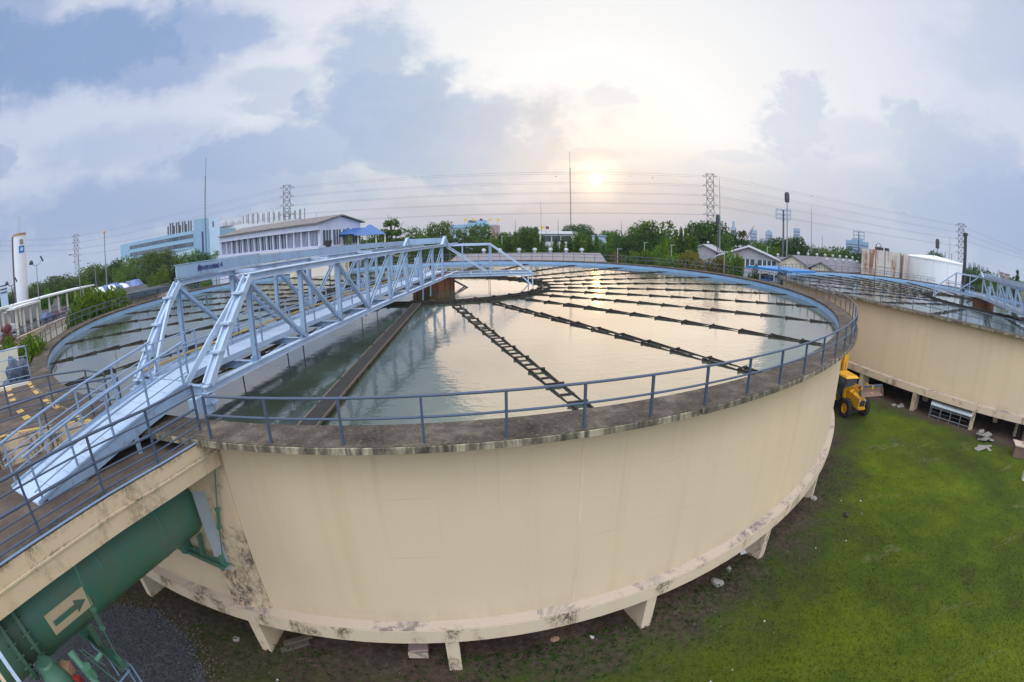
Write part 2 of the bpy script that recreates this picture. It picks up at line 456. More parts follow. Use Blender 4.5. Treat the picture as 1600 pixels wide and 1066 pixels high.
# ------------------------------------------------------------------ sky, sun
SUN_AZ, SUN_EL = 10.34, 6.66
SUN_DIR = Vector((math.sin(R(SUN_AZ)) * math.cos(R(SUN_EL)), math.cos(R(SUN_AZ)) * math.cos(R(SUN_EL)), math.sin(R(SUN_EL))))
def azel(px, py):
    d = ray(px, py)
    return math.degrees(math.atan2(d.x, d.y)), math.degrees(math.asin(d.z))
def build_sky():
    w = bpy.data.worlds.new('World'); sc.world = w; w.use_nodes = True
    t = NT(w)
    d = t.n('ShaderNodeTexCoord').outputs['Generated']
    sp = t.n('ShaderNodeSeparateXYZ', i0=d)
    el = t.math('MULTIPLY', t.math('ARCSINE', sp.outputs[2]), 180 / PI)
    az = t.math('MULTIPLY', t.math('ARCTAN2', sp.outputs[0], sp.outputs[1]), 180 / PI)
    P = t.n('ShaderNodeCombineXYZ', i0=az, i1=el).outputs[0]
    Pn = t.scale(P, 1, 1.5, 1)
    warp = t.noise(Pn, .075, 7, .62, .3)
    warp2 = t.noise(t.vmath('ADD', Pn, (37, 11, 5)), .16, 8, .66)
    ths = t.math('MULTIPLY', t.math('ARCCOSINE', t.vmath('DOT_PRODUCT', d, tuple(SUN_DIR))), 180 / PI)
    tf = t.math('DIVIDE', ths, 110)
    # clear air, brightening to the veiled sun
    base = t.ramp(tf, [(0, (1.02, .93, .80)), (.05, (1.04, .98, .90)), (.14, (1.08, 1.06, 1.03)), (.26, (.95, .96, .98)),
                       (.42, (.72, .78, .92)), (.60, (.60, .68, .86)), (1, (.54, .63, .82))])
    lowband = t.math('MULTIPLY', t.smooth(el, 13, 3), t.smooth(ths, 55, 25))
    base = t.mix(t.math('MULTIPLY', lowband, .9), base, (.51, .505, .565))
    low2 = t.math('MULTIPLY', t.smooth(el, 15, 2), t.smooth(ths, 15, 48))
    base = t.mix(t.math('MULTIPLY', low2, .85), base, (.35, .485, .71))
    thin = t.ramp(t.noise(t.scale(P, .5, 1.8, 1), .06, 8, .62, .5), [(.42, 0), (.72, 1)])
    base = t.mix(t.math('MULTIPLY', thin, .30), base, (.93, .93, .95))
    # cloud banks: centre in the picture, half-widths in degrees, density
    B = [(90, 75, 22, 5.5, 1.0), (270, 55, 15, 3.6, .8), (250, 105, 9, 3.5, .75), (20, 40, 12, 5, .7),
         (585, 95, 7, 6.5, .8), (600, 170, 10, 7, .95), (690, 215, 15, 6.5, 1.0), (780, 235, 9, 5.5, .85), (830, 215, 5, 3.0, .6),
         (440, 235, 20, 4.2, .8), (250, 225, 15, 2.6, .45), (420, 128, 7, 1.9, .55), (425, 162, 5, 1.4, .55), (300, 310, 34, 4.0, .7), (0, 250, 3, 2.2, .5),
         (905, 243, 6, 1.0, .7), (915, 274, 2.6, 1.0, .75), (950, 150, 3.4, 1.3, .45), (985, 240, 2, .8, .4),
         (1262, 165, 3.6, 4.4, .55), (1240, 205, 5.0, 4.8, .55), (1255, 245, 3.6, 3.2, .45), (1345, 215, 8, 2.2, .42), (1432, 200, 4.6, 3.8, .5),
         (1480, 255, 9, 5.5, .55), (1520, 330, 17, 5.0, .62), (1075, 262, 3, 1.6, .35), (1150, 246, 4, .7, .4), (1590, 60, 12, 5, .3), (1400, 300, 16, 3, .4)]
    warp3 = t.noise(t.vmath('ADD', Pn, (9, 71, 2)), .42, 7, .62, .4)
    dens = None
    ew = t.math('MULTIPLY', t.math('SUBTRACT', warp, .5), 1.9)
    ew = t.math('ADD', ew, t.math('MULTIPLY', t.math('SUBTRACT', warp2, .5), 1.25))
    es = t.math('ADD', t.math('MULTIPLY', t.math('SUBTRACT', warp2, .5), 1.5), t.math('MULTIPLY', t.math('SUBTRACT', warp3, .5), 2.0))
    for px, py, sa, se, k in B:
        a0, e0 = azel(px, py)
        q = t.vmath('LENGTH', t.scale(t.vmath('SUBTRACT', P, (a0, e0, 0)), 1 / sa, 1 / se, 0))
        mm = t.math('MULTIPLY', t.smooth(t.math('ADD', q, es if sa < 6 else ew), *((1.18, .62) if sa < 6 else (1.36, .58))), k)
        dens = mm if dens is None else t.math('MAXIMUM', dens, mm)
    ccol = t.ramp(tf, [(0, (.72, .64, .60)), (.08, (.62, .64, .70)), (.18, (.43, .55, .74)), (.30, (.33, .48, .73)), (.48, (.20, .345, .65)), (1, (.15, .28, .56))])
    shade = t.math('MULTIPLY', t.ramp(warp2, [(.3, 0), (.75, 1)]), .24)
    ccol = t.mix(shade, ccol, (.80, .81, .86))
    tex = t.math('ADD', t.math('MULTIPLY', t.ramp(warp2, [(.30, 0), (.58, 1)]), .22), .78)
    col = t.mix(t.math('MULTIPLY', dens, tex), base, ccol)
    rim = t.math('MULTIPLY', t.math('MULTIPLY', dens, t.math('SUBTRACT', .75, dens), clamp=True), 1.5)
    col = t.mix(t.math('MULTIPLY', rim, t.smooth(ths, 75, 25)), col, (1.02, 1.0, .99))
    # the small sun showing through the gap
    disc = t.math('MULTIPLY', t.smooth(ths, .8, .15), 55.0)
    glow = t.math('MULTIPLY', t.smooth(ths, 4.2, .4), .50)
    add = t.mix(1.0, (0, 0, 0), (1.0, .50, .13))
    col = t.mix(1.0, col, t.n('ShaderNodeVectorMath', _operation='SCALE', i0=add, Scale=disc).outputs[0], 'ADD')
    col = t.mix(1.0, col, t.n('ShaderNodeVectorMath', _operation='SCALE', i0=t.mix(1.0, (0, 0, 0), (1.0, .74, .42)), Scale=glow).outputs[0], 'ADD')
    # unseen sky above and behind the viewer, boosted as added fill light
    hi = t.math('ADD', t.math('MULTIPLY', t.smooth(el, 30, 62), SKY_TOP), 1.0)
    back = t.math('ADD', t.math('MULTIPLY', t.smooth(sp.outputs[1], .15, -.6), SKY_BACK), 1.0)
    k = t.math('MULTIPLY', hi, back)
    tint = t.mix(t.smooth(k, 1.0, 1.6), (1, 1, 1), (1.06, .99, .88))
    col = t.mix(1.0, col, tint, 'MULTIPLY')
    col = t.n('ShaderNodeVectorMath', _operation='SCALE', i0=col, Scale=t.math('MULTIPLY', k, 10.0 * SKY_GAIN)).outputs[0]
    sky = t.n('ShaderNodeTexSky', _sky_type='NISHITA', _sun_disc=False, _sun_elevation=R(SUN_EL), _sun_rotation=R(SUN_AZ), _altitude=10, _dust_density=3.0)
    col = t.mix(.05, col, sky.outputs[0])
    # below the horizon: the far ground's own dull light
    col = t.mix(t.smooth(el, -.6, -3), col, (1.2, 1.3, 1.2))
    bg = t.n('ShaderNodeBackground', Color=col, Strength=.1)
    o = t.n('ShaderNodeOutputWorld'); t.link(bg.outputs[0], o.inputs[0])
    try: w.cycles.sampling_method = 'MANUAL'; w.cycles.sample_map_resolution = 512
    except Exception: pass
SKY_TOP, SKY_BACK, SKY_GAIN = 1.25, 1.95, .97
build_sky()
sl = bpy.data.lights.new('sun', 'SUN'); sl.energy = .5; sl.angle = R(42); sl.color = (1, .70, .44)
so = bpy.data.objects.new('sun', sl); COL.objects.link(so)
so.rotation_euler = SUN_DIR.to_track_quat('Z', 'Y').to_euler()

# ------------------------------------------------------------------ ground
def grass_colour(t, p):
    a = t.noise(p, .10, 5, .6, .4); b = t.noise(p, .55, 6, .65); c = t.noise(p, 4.5, 5, .7); st = t.noise(t.scale(p, .25, .9, 1), .8, 6, .7, .6)
    col = t.ramp(t.math('ADD', t.math('MULTIPLY', a, .65), t.math('MULTIPLY', b, .35)),
                 [(.36, (.036, .047, .011)), (.47, (.056, .083, .009)), (.56, (.080, .112, .008)), (.66, (.125, .145, .009))])
    col = t.mix(t.math('MULTIPLY', t.ramp(c, [(.45, 0), (.7, 1)]), .45), col, (.030, .060, .010))
    col = t.mix(t.math('MULTIPLY', t.ramp(st, [(.60, 0), (.70, 1)]), .65), col, (.19, .155, .085))
    return col, a, b, c
def m_ground():
    m, t = newmat('ground'); p = t.pos()
    col, a, b, c = grass_colour(t, p)
    fine = t.noise(p, 26, 3, .7)
    dirt = t.ramp(t.math('ADD', t.math('MULTIPLY', b, .5), t.math('MULTIPLY', c, .5)), [(.36, (.036, .027, .020)), (.52, (.10, .069, .052)), (.68, (.21, .15, .118))])
    e = t.math('ADD', t.math('MULTIPLY', t.math('SUBTRACT', b, .5), 7.0), t.math('MULTIPLY', t.math('SUBTRACT', c, .5), 3.5))
    n1 = t.math('ADD', t.vmath('DISTANCE', p, (C1[0], C1[1], 0)), e)
    n2 = t.math('ADD', t.vmath('DISTANCE', p, (C2[0], C2[1], 0)), e)
    k = t.math('MAXIMUM', t.smooth(n1, 34.1, 32.0), t.smooth(n2, 34.2, 32.8))
    dull = t.math('MAXIMUM', t.smooth(n1, 36.6, 33), t.smooth(n2, 36.5, 33))
    col = t.mix(t.math('MULTIPLY', dull, .7), col, t.mix(t.ramp(c, [(.4, 0), (.62, 1)]), (.030, .038, .014), (.075, .068, .036)))
    col = t.mix(k, col, dirt)
    # worn track to the left, under the pipe
    sx = t.n('ShaderNodeSeparateXYZ', i0=p).outputs
    lft = t.smooth(t.math('ADD', sx[0], t.math('MULTIPLY', t.math('SUBTRACT', b, .5), 6)), -5.5, -9)
    col = t.mix(t.math('MULTIPLY', lft, .8), col, t.mix(t.ramp(c, [(.4, 0), (.6, 1)]), (.050, .048, .026), (.10, .075, .052)))
    far = t.smooth(t.vmath('LENGTH', p), 90, 200)
    col = t.mix(far, col, t.ramp(b, [(.3, (.05, .075, .03)), (.7, (.12, .12, .07))]))
    t.out(col, .95, t.bump(t.math('ADD', c, t.math('MULTIPLY', fine, .5)), .7, .10), 0, .1)
    M['ground'] = m
    m, t = newmat('grass'); p = t.pos()
    col, a, b, c = grass_colour(t, p)
    rnd = t.n('ShaderNodeNewGeometry').outputs['Random Per Island']
    col = t.mix(t.math('MULTIPLY', rnd, .28), col, (.12, .15, .014))
    t.out(col, .9, None, 0, .05); M['grass'] = m
    m, t = newmat('gravel'); p = t.pos()
    v = t.n('ShaderNodeTexVoronoi', Scale=14.0); t.link(p, v.inputs['Vector'])
    n = t.noise(p, .8, 5, .6)
    col = t.mix(t.n('ShaderNodeSeparateColor', i0=v.outputs['Color']).outputs[0], (.035, .037, .043), (.105, .11, .122))
    col = t.mix(t.ramp(n, [(.4, 0), (.7, .6)]), col, (.05, .05, .052))
    t.out(col, .95, t.bump(v.outputs['Distance'], .8, .04), 0, .2); M['gravel'] = m
m_ground()
g = MB()
S = 9000
xs = [-S, -600, -120, -40, 0, 40, 120, 600, S]
g.add([(x, y, 0) for y in xs for x in xs], [(j * 9 + i, j * 9 + i + 1, (j + 1) * 9 + i + 1, (j + 1) * 9 + i) for j in range(8) for i in range(8)])
g.build('ground', M['ground'], kind='structure')
# gravel yard under the pipe: a thin raised sheet with a ragged edge
ed = [at_z(px, py, 0) for px, py in ((150, 935), (185, 945), (235, 948), (275, 975), (305, 1005), (318, 1045), (320, 1090), (300, 1140))]
ed = [(p.x, p.y) for p in ed] + [(-10.2, 2.0), (-17, 1.0), (-24, 6), (-22, 9)]
g = MB()
ring = []
for i in range(len(ed)):
    a, b = Vector(ed[i]), Vector(ed[(i + 1) % len(ed)])
    for k in range(6):
        q = a.lerp(b, k / 6); ring.append((q.x + random.uniform(-.12, .12), q.y + random.uniform(-.12, .12), .012))
cx = sum(q[0] for q in ring) / len(ring); cy = sum(q[1] for q in ring) / len(ring)
g.add(ring + [(cx, cy, .03)], [(i, (i + 1) % len(ring), len(ring)) for i in range(len(ring))])
g.build('gravel_yard', M['gravel'], kind='structure', fix=True)
# grass blades on the lawn that the camera overlooks
def grass():
    n = 150000
    az = np.radians(rng.uniform(-30, 92, n)); d = np.sqrt(rng.uniform(0, 1, n)) * 50 + 6.0
    d = 7 + 46 * rng.beta(1.15, 1.9, n)
    x = d * np.sin(az); y = d * np.cos(az)
    r1 = np.hypot(x - C1[0], y - C1[1]); r2 = np.hypot(x - C2[0], y - C2[1])
    keep = (r1 > 34.0 + 2.6 * rng.uniform(0, 1, n) ** 2) & (r2 > 33.6 + 1.4 * rng.uniform(0, 1, n)) & (x > -7.0)
    x, y = x[keep], y[keep]; n = len(x)
    h = rng.uniform(.02, .065, n); a = rng.uniform(0, 2 * PI, n); wd = rng.uniform(.02, .045, n); ln = rng.uniform(-.06, .06, (n, 2))
    v = np.zeros((n, 3, 3))
    v[:, 0] = np.stack([x - wd * np.cos(a), y - wd * np.sin(a), np.zeros(n)], 1)
    v[:, 1] = np.stack([x + wd * np.cos(a), y + wd * np.sin(a), np.zeros(n)], 1)
    v[:, 2] = np.stack([x + ln[:, 0], y + ln[:, 1], h], 1)
    me = bpy.data.meshes.new('grass')
    me.from_pydata(v.reshape(-1, 3).tolist(), [], np.arange(n * 3).reshape(-1, 3).tolist())
    me.materials.append(M['grass'])
    o = bpy.data.objects.new('grass', me); COL.objects.link(o)
    tag(o, kind='stuff')
grass()

# ------------------------------------------------------------------ the round settling tanks
def pol(r, a, z): return (r * math.cos(R(a)), r * math.sin(R(a)), z)
def make_tank():
    root = empty('settling_tank', (0, 0, 0))
    o = (0, 0)
    MB().sweep(o, [(32.3, 2.1), (32.3, 7.86), (32.0, 7.86), (32.0, 2.1)], 0, 360, 240).build('wall', M['cream_wall'], root)
    MB().sweep(o, [(33.05, 7.85), (33.05, 8.0), (31.9, 8.0), (31.9, 7.85)], 0, 360, 300, smooth=False).build('rim_walkway', M['rim_concrete'], root)
    g = MB()
    for i in range(36):           # the cast edge, in lengths that do not quite line up
        a0 = i * 10 + random.uniform(-.05, .05); w = random.uniform(.012, .035)
        g.sweep(o, [(33.05, 7.835), (33.05 + w, 7.835), (33.05 + w, 7.975), (33.05, 7.985)], a0, a0 + 9.93, 12)
    g.build('rim_edge', M['rim_edge'], root)
    MB().sweep(o, [(32.0, 6.4), (32.0, 7.84), (31.93, 7.84), (31.93, 6.4)], 0, 360, 240).build('inner_wall', M['inner_blue'], root)
    MB().sweep(o, [(32.63, 1.54), (32.63, 2.06), (31.6, 2.06), (31.6, 1.54)], 0, 360, 240, smooth=False).build('base_beam', M['cream_beam'], root)
    MB().sweep(o, [(32.60, 2.062), (32.60, 2.085), (32.30, 2.16), (32.30, 2.062)], 0, 360, 240, smooth=False).build('ledge', M['ledge_concrete'], root)
    MB().sweep(o, [(31.6, 1.6), (31.6, 1.95), (.5, 1.2), (.5, .9)], 0, 360, 96).build('floor_slab', M['cream_plain'], root)
    for k in range(33):
        a = -92.05 + 10.909 * k
        x, y, _ = pol(31.9, a, 0)
        MB().box((x, y, .76), (1.28, .38, 1.56), R(a)).build('column', M['cream_beam'], root, bevel=.015)
    for k in range(22):
        a = -92.05 + 16.3636 * k
        x, y, _ = pol(28.2, a, 0)
        MB().box((x, y, .8), (.5, .5, 1.6), R(a)).build('column', M['cream_beam'], root)
    for a in (-74.9,):
        x, y, _ = pol(32.3, a, 0)
        MB().box((x, y, 4.98), (.012, .10, 5.6), R(a)).build('joint_strip', M['joint_pale'], root)
    # radial launders: two rows of overlapping weir boards and their frames
    for k in range(27):
        a = -86.9 + 13.333 * k
        u = Vector((math.cos(R(a)), math.sin(R(a)), 0)); v = Vector((-u.y, u.x, 0))
        fr = MB(); n = 13; L = (31.9 - 10.0) / n
        z0 = 7.51
        for i in range(n + 1):
            r = 10.0 + i * L
            if i < n:
                fr.bar(u * r - v * .27 + Vector((0, 0, z0 + .02)), u * r + v * .27 + Vector((0, 0, z0 + .02)), .08, .05)
                fr.bar(u * (r + L * .5) - v * .27 + Vector((0, 0, z0 - .05)), u * (r + L * .5) + v * .27 + Vector((0, 0, z0 - .05)), .06, .05)
                for s in (-.27, .27):
                    fr.bar(u * r + v * s + Vector((0, 0, z0 - .3)), u * r + v * s + Vector((0, 0, z0 + .045)), .07, .06)
        fr.bar(u * 10 + Vector((0, 0, 7.36)), u * 31.9 + Vector((0, 0, 7.36)), .46, .06)
        la = fr.build('launder', M['launder_dark'], root)
        for s in (-1, 1):
            b = MB()
            for i in range(n):
                r = 10.0 + i * L; j = random.uniform(-.015, .015)
                b.bar(u * (r - .08) + v * (s * .22) + Vector((0, 0, z0 - .10 + .04 + j)), u * (r + L + .06) + v * (s * .22) + Vector((0, 0, z0 - .10 - .035 + j)), .05, .18)
                b.bar(u * (r + .05) + v * (s * .25) + Vector((0, 0, z0 - .18)), u * (r + L - .05) + v * (s * .25) + Vector((0, 0, z0 - .22)), .03, .16)
            b.build('weir_board', M['launder_dark'], la)
        if k == 0:                # boarded over
            cv = MB(); tr = MB()
            cv.bar(u * 10.2 + Vector((0, 0, z0 + .08)), u * 31.9 + Vector((0, 0, z0 + .08)), .44, .05)
            for i in range(9):
                r = 10.4 + i * 2.4
                tr.bar(u * r - v * .25 + Vector((0, 0, z0 + .08)), u * (r + 2.1) - v * .25 + Vector((0, 0, z0 + .08)), .06, .08)
            tr.bar(u * 10.4 + v * .25 + Vector((0, 0, z0 + .06)), u * 31.9 + v * .25 + Vector((0, 0, z0 + .06)), .04, .08)
            cv.build('cover_board', M['cover_dark'], la); tr.build('timber_edge', M['wood_trim'], la)
    g = MB()
    for r0, r1 in ((9.35, 9.45), (10.0, 10.1)):
        g.sweep(o, [(r0, 7.25), (r0, 7.62), (r1, 7.62), (r1, 7.25)], 0, 360, 96, smooth=False)
    g.sweep(o, [(9.45, 7.3), (9.45, 7.36), (10, 7.36), (10, 7.3)], 0, 360, 96)
    for i in range(40):
        a = i * 9
        g.bar(pol(9.3, a, 7.64), pol(10.15, a, 7.64), .12, .08)
    g.build('ring_launder', M['launder_dark'], root)
    g = MB().lathe((0, 0, 0), [(1.75, 6.8), (1.75, 8.5), (1.9, 8.5), (1.9, 8.62), (0, 8.62)], 32)
    for i in range(16):
        x, y, _ = pol(1.8, i * 22.5, 0)
        g.box((x, y, 7.7), (.12, .14, 1.6), R(i * 22.5))
    g.build('centre_drum', M['rusty_drum'], root)
    return root
tank = make_tank()
tank.location = (*C1, 0)
tag(tank, 'cream concrete settling tank filling the foreground, stained dark rim and green pipe at its side', 'settling tank', 'round settling tanks')
tank2 = copy_tree(tank)
tank2.location = (*C2, 0); tank2.rotation_euler = (0, 0, R(-34.0))
tag(tank2, 'second cream settling tank behind the yellow backhoe, cut by the frame', 'settling tank', 'round settling tanks')
for c in (C1, C2):
    g = MB()
    n = 96
    vs = [(0, 0, Z_WATER)]; fs = []
    rr = [2, 6, 10, 15, 20, 25, 29, 31.96]
    for r in rr: vs += [pol(r, 360 * i / n, Z_WATER) for i in range(n)]
    fs += [(0, 1 + i, 1 + (i + 1) % n) for i in range(n)]
    for k in range(len(rr) - 1):
        fs += [(1 + k * n + i, 1 + (k + 1) * n + i, 1 + (k + 1) * n + (i + 1) % n, 1 + k * n + (i + 1) % n) for i in range(n)]
    g.add(vs, fs)
    g.build('water', M['water'], kind='structure', loc=(*c, 0))

def railing(c, a_start, n_post, step, label, hide):
    root = empty('tank_railing', (*c, 0))
    tag(root, label, 'railing', 'railings round the tank rims')
    a1 = a_start + step * (n_post - 1)
    rr = 32.93
    for z, nm, r in ((9.0, 'top_rail', .033), (8.56, 'mid_rail', .03)):
        nn = int((a1 - a_start) / 1.2)
        MB().tube([pol(rr, a_start + (a1 - a_start) * i / nn, z) for i in range(nn + 1)], r, 8).build(nm, M['rail_blue'], root)
    rest = MB(); n_rest = 0
    for k in range(n_post):
        a = a_start + step * k
        x, y, _ = pol(rr, a, 0)
        if k in hide:
            rest.box((x, y, 8.5), (.06, .05, .98), R(a)); n_rest += 1
        else:
            MB().box((x, y, 8.49), (.065, .05, 1.0), R(a)).build('post', M['rail_blue'], root)
    if n_rest:
        rest.build('posts', M['rail_blue'], root, kind='stuff')
railing(C1, -89.94, 111, 2.9, 'dark blue two rail fence following the near tank rim', set(range(73, 84)))
railing(C2, -97.0, 105, 3.05, 'blue rail fence along the second tank rim beside the backhoe', set(range(0, 14)))

# ------------------------------------------------------------------ truss bridges
def bridge(c, ang, arm_ang, label, full=True):
    root = empty('truss_bridge', (*c, 0))
    tag(root, label, 'bridge', 'truss bridges over the tanks')
    u = Vector((math.cos(R(ang)), math.sin(R(ang)), 0)); v = Vector((-u.y, u.x, 0)); Z = Vector((0, 0, 1))
    P = lambda r, s, z: u * r + v * s + Z * z
    pb, wb = M['pale_blue'], M['white_blue']
    ZB, ZT, HW = 8.6, 11.22, 1.6
    nodes = [28.77 - 3.2 * k for k in range(9)]
    part = lambda mb, nm, mat=pb, par=root, **k: mb.build(nm, mat, par, **k)
    for s in (HW, -HW):
        part(MB().ibeam(P(31.4, s, ZB), P(-3.0, s, ZB), .22, .20, .025), 'bottom_chord', wb)
        part(MB().ibeam(P(28.77, s, ZT), P(-3.0, s, ZT), .24, .19, .025), 'top_chord', wb)
        sg = 1 if s > 0 else -1
        for k, r in enumerate(nodes):
            g = MB().ibeam(P(r, s, ZB + .1), P(r, s, ZT - .1), .17, .13, .02, up=u)
            g.box(P(r, s, ZB + .16), (.5, .04, .26), R(ang)); g.box(P(r, s, ZT - .14), (.42, .04, .22), R(ang))
            for zz_, ww in ((ZB + .16, .2), (ZT - .14, .16)):      # bolt heads on the gusset plates
                for q1 in (-ww, 0, ww):
                    for q2 in (-.07, .07):
                        g.box(P(r + q1, s + sg * .028, zz_ + q2), (.032, .03, .032), R(ang))
            part(g, 'vertical')
            if k < 8:
                r2 = nodes[k + 1]
                if k < 3: a, b = P(r, s, ZT - .12), P(r2, s, ZB + .14)
                else: a, b = P(r, s, ZB + .14), P(r2, s, ZT - .12)
                d = MB()
                for q in (-.07, .07): d.bar(a + v * q, b + v * q, .04, .11)
                part(d, 'diagonal')
        # inclined end post with its raker
        g = MB()
        for q in (-.12, .12): g.bar(P(31.2, s + q, ZB + .1), P(28.77, s + q, ZT), .06, .20)
        g.bar(P(31.2, s, ZB + .1), P(28.77, s, ZT), .2, .05)
        for f in (.25, .5, .78):
            g.box(P(31.2 + (28.77 - 31.2) * f, s, ZB + .1 + (ZT - ZB) * f + .08), (.26, .36, .06), R(ang))
        part(g, 'end_post', wb)
        a = P(31.25, s - sg * .85, ZB + .05); b = P(31.2 - 2.43 * .78, s - sg * .12, ZB + .1 + (ZT - ZB) * .78)
        part(MB().bar(a, b, .08, .16), 'raker', wb)
        g = MB().box(P(31.35, s, 8.36), (.4, .36, .2), R(ang)).box(P(31.35, s, 8.12), (.34, .26, .26), R(ang)).box(P(31.25, s, 8.25), (.24, .5, .05), R(ang))
        part(g, 'bearing', pb)
        # king post over the drum
        pk = P(2.2, s, ZT + .68)
        g = MB()
        for r in (3.3, 1.1):
            g.bar(P(r, s, ZT), pk, .20, .16)
        g.bar(P(2.2, s, ZT), pk, .12, .12); g.box(pk, (.3, .25, .16), R(ang))
        part(g, 'king_frame', wb)
    for k, r in enumerate(nodes + [31.3, 0.2, -2.6]):
        part(MB().ibeam(P(r, -HW + .17, ZB - .02), P(r, HW - .17, ZB - .02), .16, .24, .025), 'floor_beam', pb)
    for k in range(8):            # wind bracing under the deck
        r, r2 = nodes[k], nodes[k + 1]
        part(MB().bar(P(r, HW - .2, ZB - .1), P(r2 + .2, .75, ZB - .1), .07, .05), 'brace', pb)
    # walkway, kerb channels, pipes
    g = MB()
    for i in range(15):
        r = 31.2 - i * 2.25
        g.box(P(r - 1.12, -.05, ZB + .14), (2.24, 1.36, .05), R(ang))
    part(g, 'deck', wb)
    g = MB()
    for s, z, h in ((.68, ZB + .2, .18), (-.80, ZB + .2, .18)):
        g.bar(P(31.2, s, z), P(-2.4, s, z), .04, h)
    part(g, 'toe_board', wb)
    part(MB().bar(P(31, -1.18, ZB + .16), P(-2, -1.18, ZB + .16), .32, .10), 'side_channel', wb)
    part(MB().tube([P(31, -1.42, ZB + .3), P(0, -1.42, ZB + .3)], .035, 6), 'yellow_pipe', M['yellow_mark'])
    part(MB().tube([P(31, -.98, ZB + .26), P(0, -.98, ZB + .26)], .05, 6), 'water_pipe', pb)
    for s in (.66, -.78):
        for z, nm in ((ZB + 1.12, 'hand_rail'), (ZB + .66, 'knee_rail')):
            part(MB().tube([P(31.2, s, z), P(2.6, s, z)], .022, 6), nm, M['light_rail'])
        for i in range(15):
            r = 31.0 - i * 2.0
            part(MB().box(P(r, s, ZB + .64), (.05, .05, .98), R(ang)), 'rail_post', M['light_rail'])
    # name board and plates along the far top chord
    g = MB().box(P(26.25, -HW + .05, ZT + .36), (5.2, .06, .38), R(ang)).box(P(26.25, -HW + .05, ZT + .14), (5.25, .22, .03), R(ang)).box(P(26.25, -HW + .03, ZT + .58), (5.25, .12, .03), R(ang))
    sb = part(g, 'sign_board', pb)
    if full:
        cu = bpy.data.curves.new('lettering', 'FONT'); cu.body = '\u0e16\u0e31\u0e07\u0e15\u0e01\u0e15\u0e30\u0e01\u0e2d\u0e19 4'
        cu.size = .25; cu.extrude = .006; cu.align_x = 'CENTER'; cu.offset = .008
        tmp = bpy.data.objects.new('tmp', cu); COL.objects.link(tmp)
        me = bpy.data.meshes.new_from_object(tmp.evaluated_get(bpy.context.evaluated_depsgraph_get()))
        bpy.data.objects.remove(tmp)
        me.materials.clear(); me.materials.append(M['text_blue']); me.name = 'lettering'
        to = bpy.data.objects.new('lettering', me); COL.objects.link(to)
        Mx = Matrix(((-u.x, 0, v.x, 0), (-u.y, 0, v.y, 0), (0, 1, 0, 0), (0, 0, 0, 1)))
        Mx.translation = P(27.0, -HW + .095, ZT + .28)
        to.parent = sb; to.matrix_local = Mx
        KIDS.setdefault(sb.name, []).append(to)
    for r0, r1, z0, h in ((23.55, 18.2, ZT + .3, .36), (18.1, 13.0, ZT + .30, .42), (12.9, 8.2, ZT + .33, .34), (8.1, 3.4, ZT + .3, .34)):
        part(MB().box(P((r0 + r1) / 2, -HW + .02, z0 + .02), (r0 - r1, .06, h), R(ang)), 'parapet_plate', pb)
    g = MB().ibeam(P(26.4, -.55, ZT - .20), P(9, -.55, ZT - .20), .3, .30, .03)
    for r in (25.4, 19, 13): g.box(P(r, -1.05, ZT + .02), (.22, 1.0, .12), R(ang))
    part(g, 'hoist_beam', wb)
    part(MB().box(P(2.2, 0, ZT + .38), (.07, 3.0, .46), R(ang)), 'cross_plate', pb)
    for r, s, L in ((29.2, 1.3, 1.4), (26.5, 1.35, 1.35), (25.1, 1.2, 1.5), (19.4, 1.3, 1.35), (17.2, 1.25, 1.4), (5.0, 1.3, 1.3)):
        part(MB().tube([P(r, s, ZB - .1), P(r - .02, s, ZB - L)], .022, 6), 'sampling_rod', M['dark_steel'])
    for r in (9.0, 6.9):
        part(MB().bar(P(r, 1.55, ZB - .1), P(r - .4, 1.4, ZB - 1.0), .10, .10), 'drop_leg', wb)
    # control cabinet on the deck near the drum
    part(MB().box(P(3.2, -.4, ZB + .95), (.7, .5, 1.5), R(ang)), 'control_cabinet', pb, bevel=.02)
    part(MB().lathe(P(20.5, -1.25, ZT - .55), [(0, -.16), (.2, -.16), (.22, 0), (.2, .16), (0, .16)], 14), 'blue_float', M['sign_blue'])
    # scraper arm turning about the drum
    u2 = Vector((math.cos(R(arm_ang)), math.sin(R(arm_ang)), 0)); v2 = Vector((-u2.y, u2.x, 0))
    Q = lambda r, s, z: u2 * r + v2 * s + Z * z
    arm = part(MB().ibeam(Q(1.2, -1.5, ZB - .0), Q(8.6, -1.5, ZB), .24, .24, .03).ibeam(Q(1.2, 1.5, ZB), Q(8.6, 1.5, ZB), .24, .24, .03), 'scraper_arm', wb)
    for s in (-1.5, 1.5):
        part(MB().bar(Q(1.0, s, ZT - .06), Q(5.0, s, ZT - .06), .17, .15), 'arm_top_chord', wb, arm)
        part(MB().bar(Q(5.0, s, ZT - .06), Q(8.5, s, ZB + .05), .18, .15), 'arm_end_post', wb, arm)
        part(MB().bar(Q(5.0, s, ZB), Q(5.0, s, ZT - .1), .11, .11), 'arm_post', pb, arm)
        part(MB().bar(Q(1.3, s, ZT - .2), Q(4.8, s, ZB + .1), .09, .09), 'arm_diagonal', wb, arm)
        part(MB().bar(Q(2.6, s, ZB), Q(2.6, s, ZT - .1), .09, .09), 'arm_post', pb, arm)
        part(MB().bar(Q(8.5, s, ZB), Q(8.5, s, 7.5), .10, .10).bar(Q(7.4, s, ZB), Q(8.6, s, 7.5), .09, .09), 'arm_leg', wb, arm)
        part(MB().tube([Q(4.9, s, ZB), Q(4.9, s, 7.2)], .022, 6), 'arm_rod', M['dark_steel'], arm)
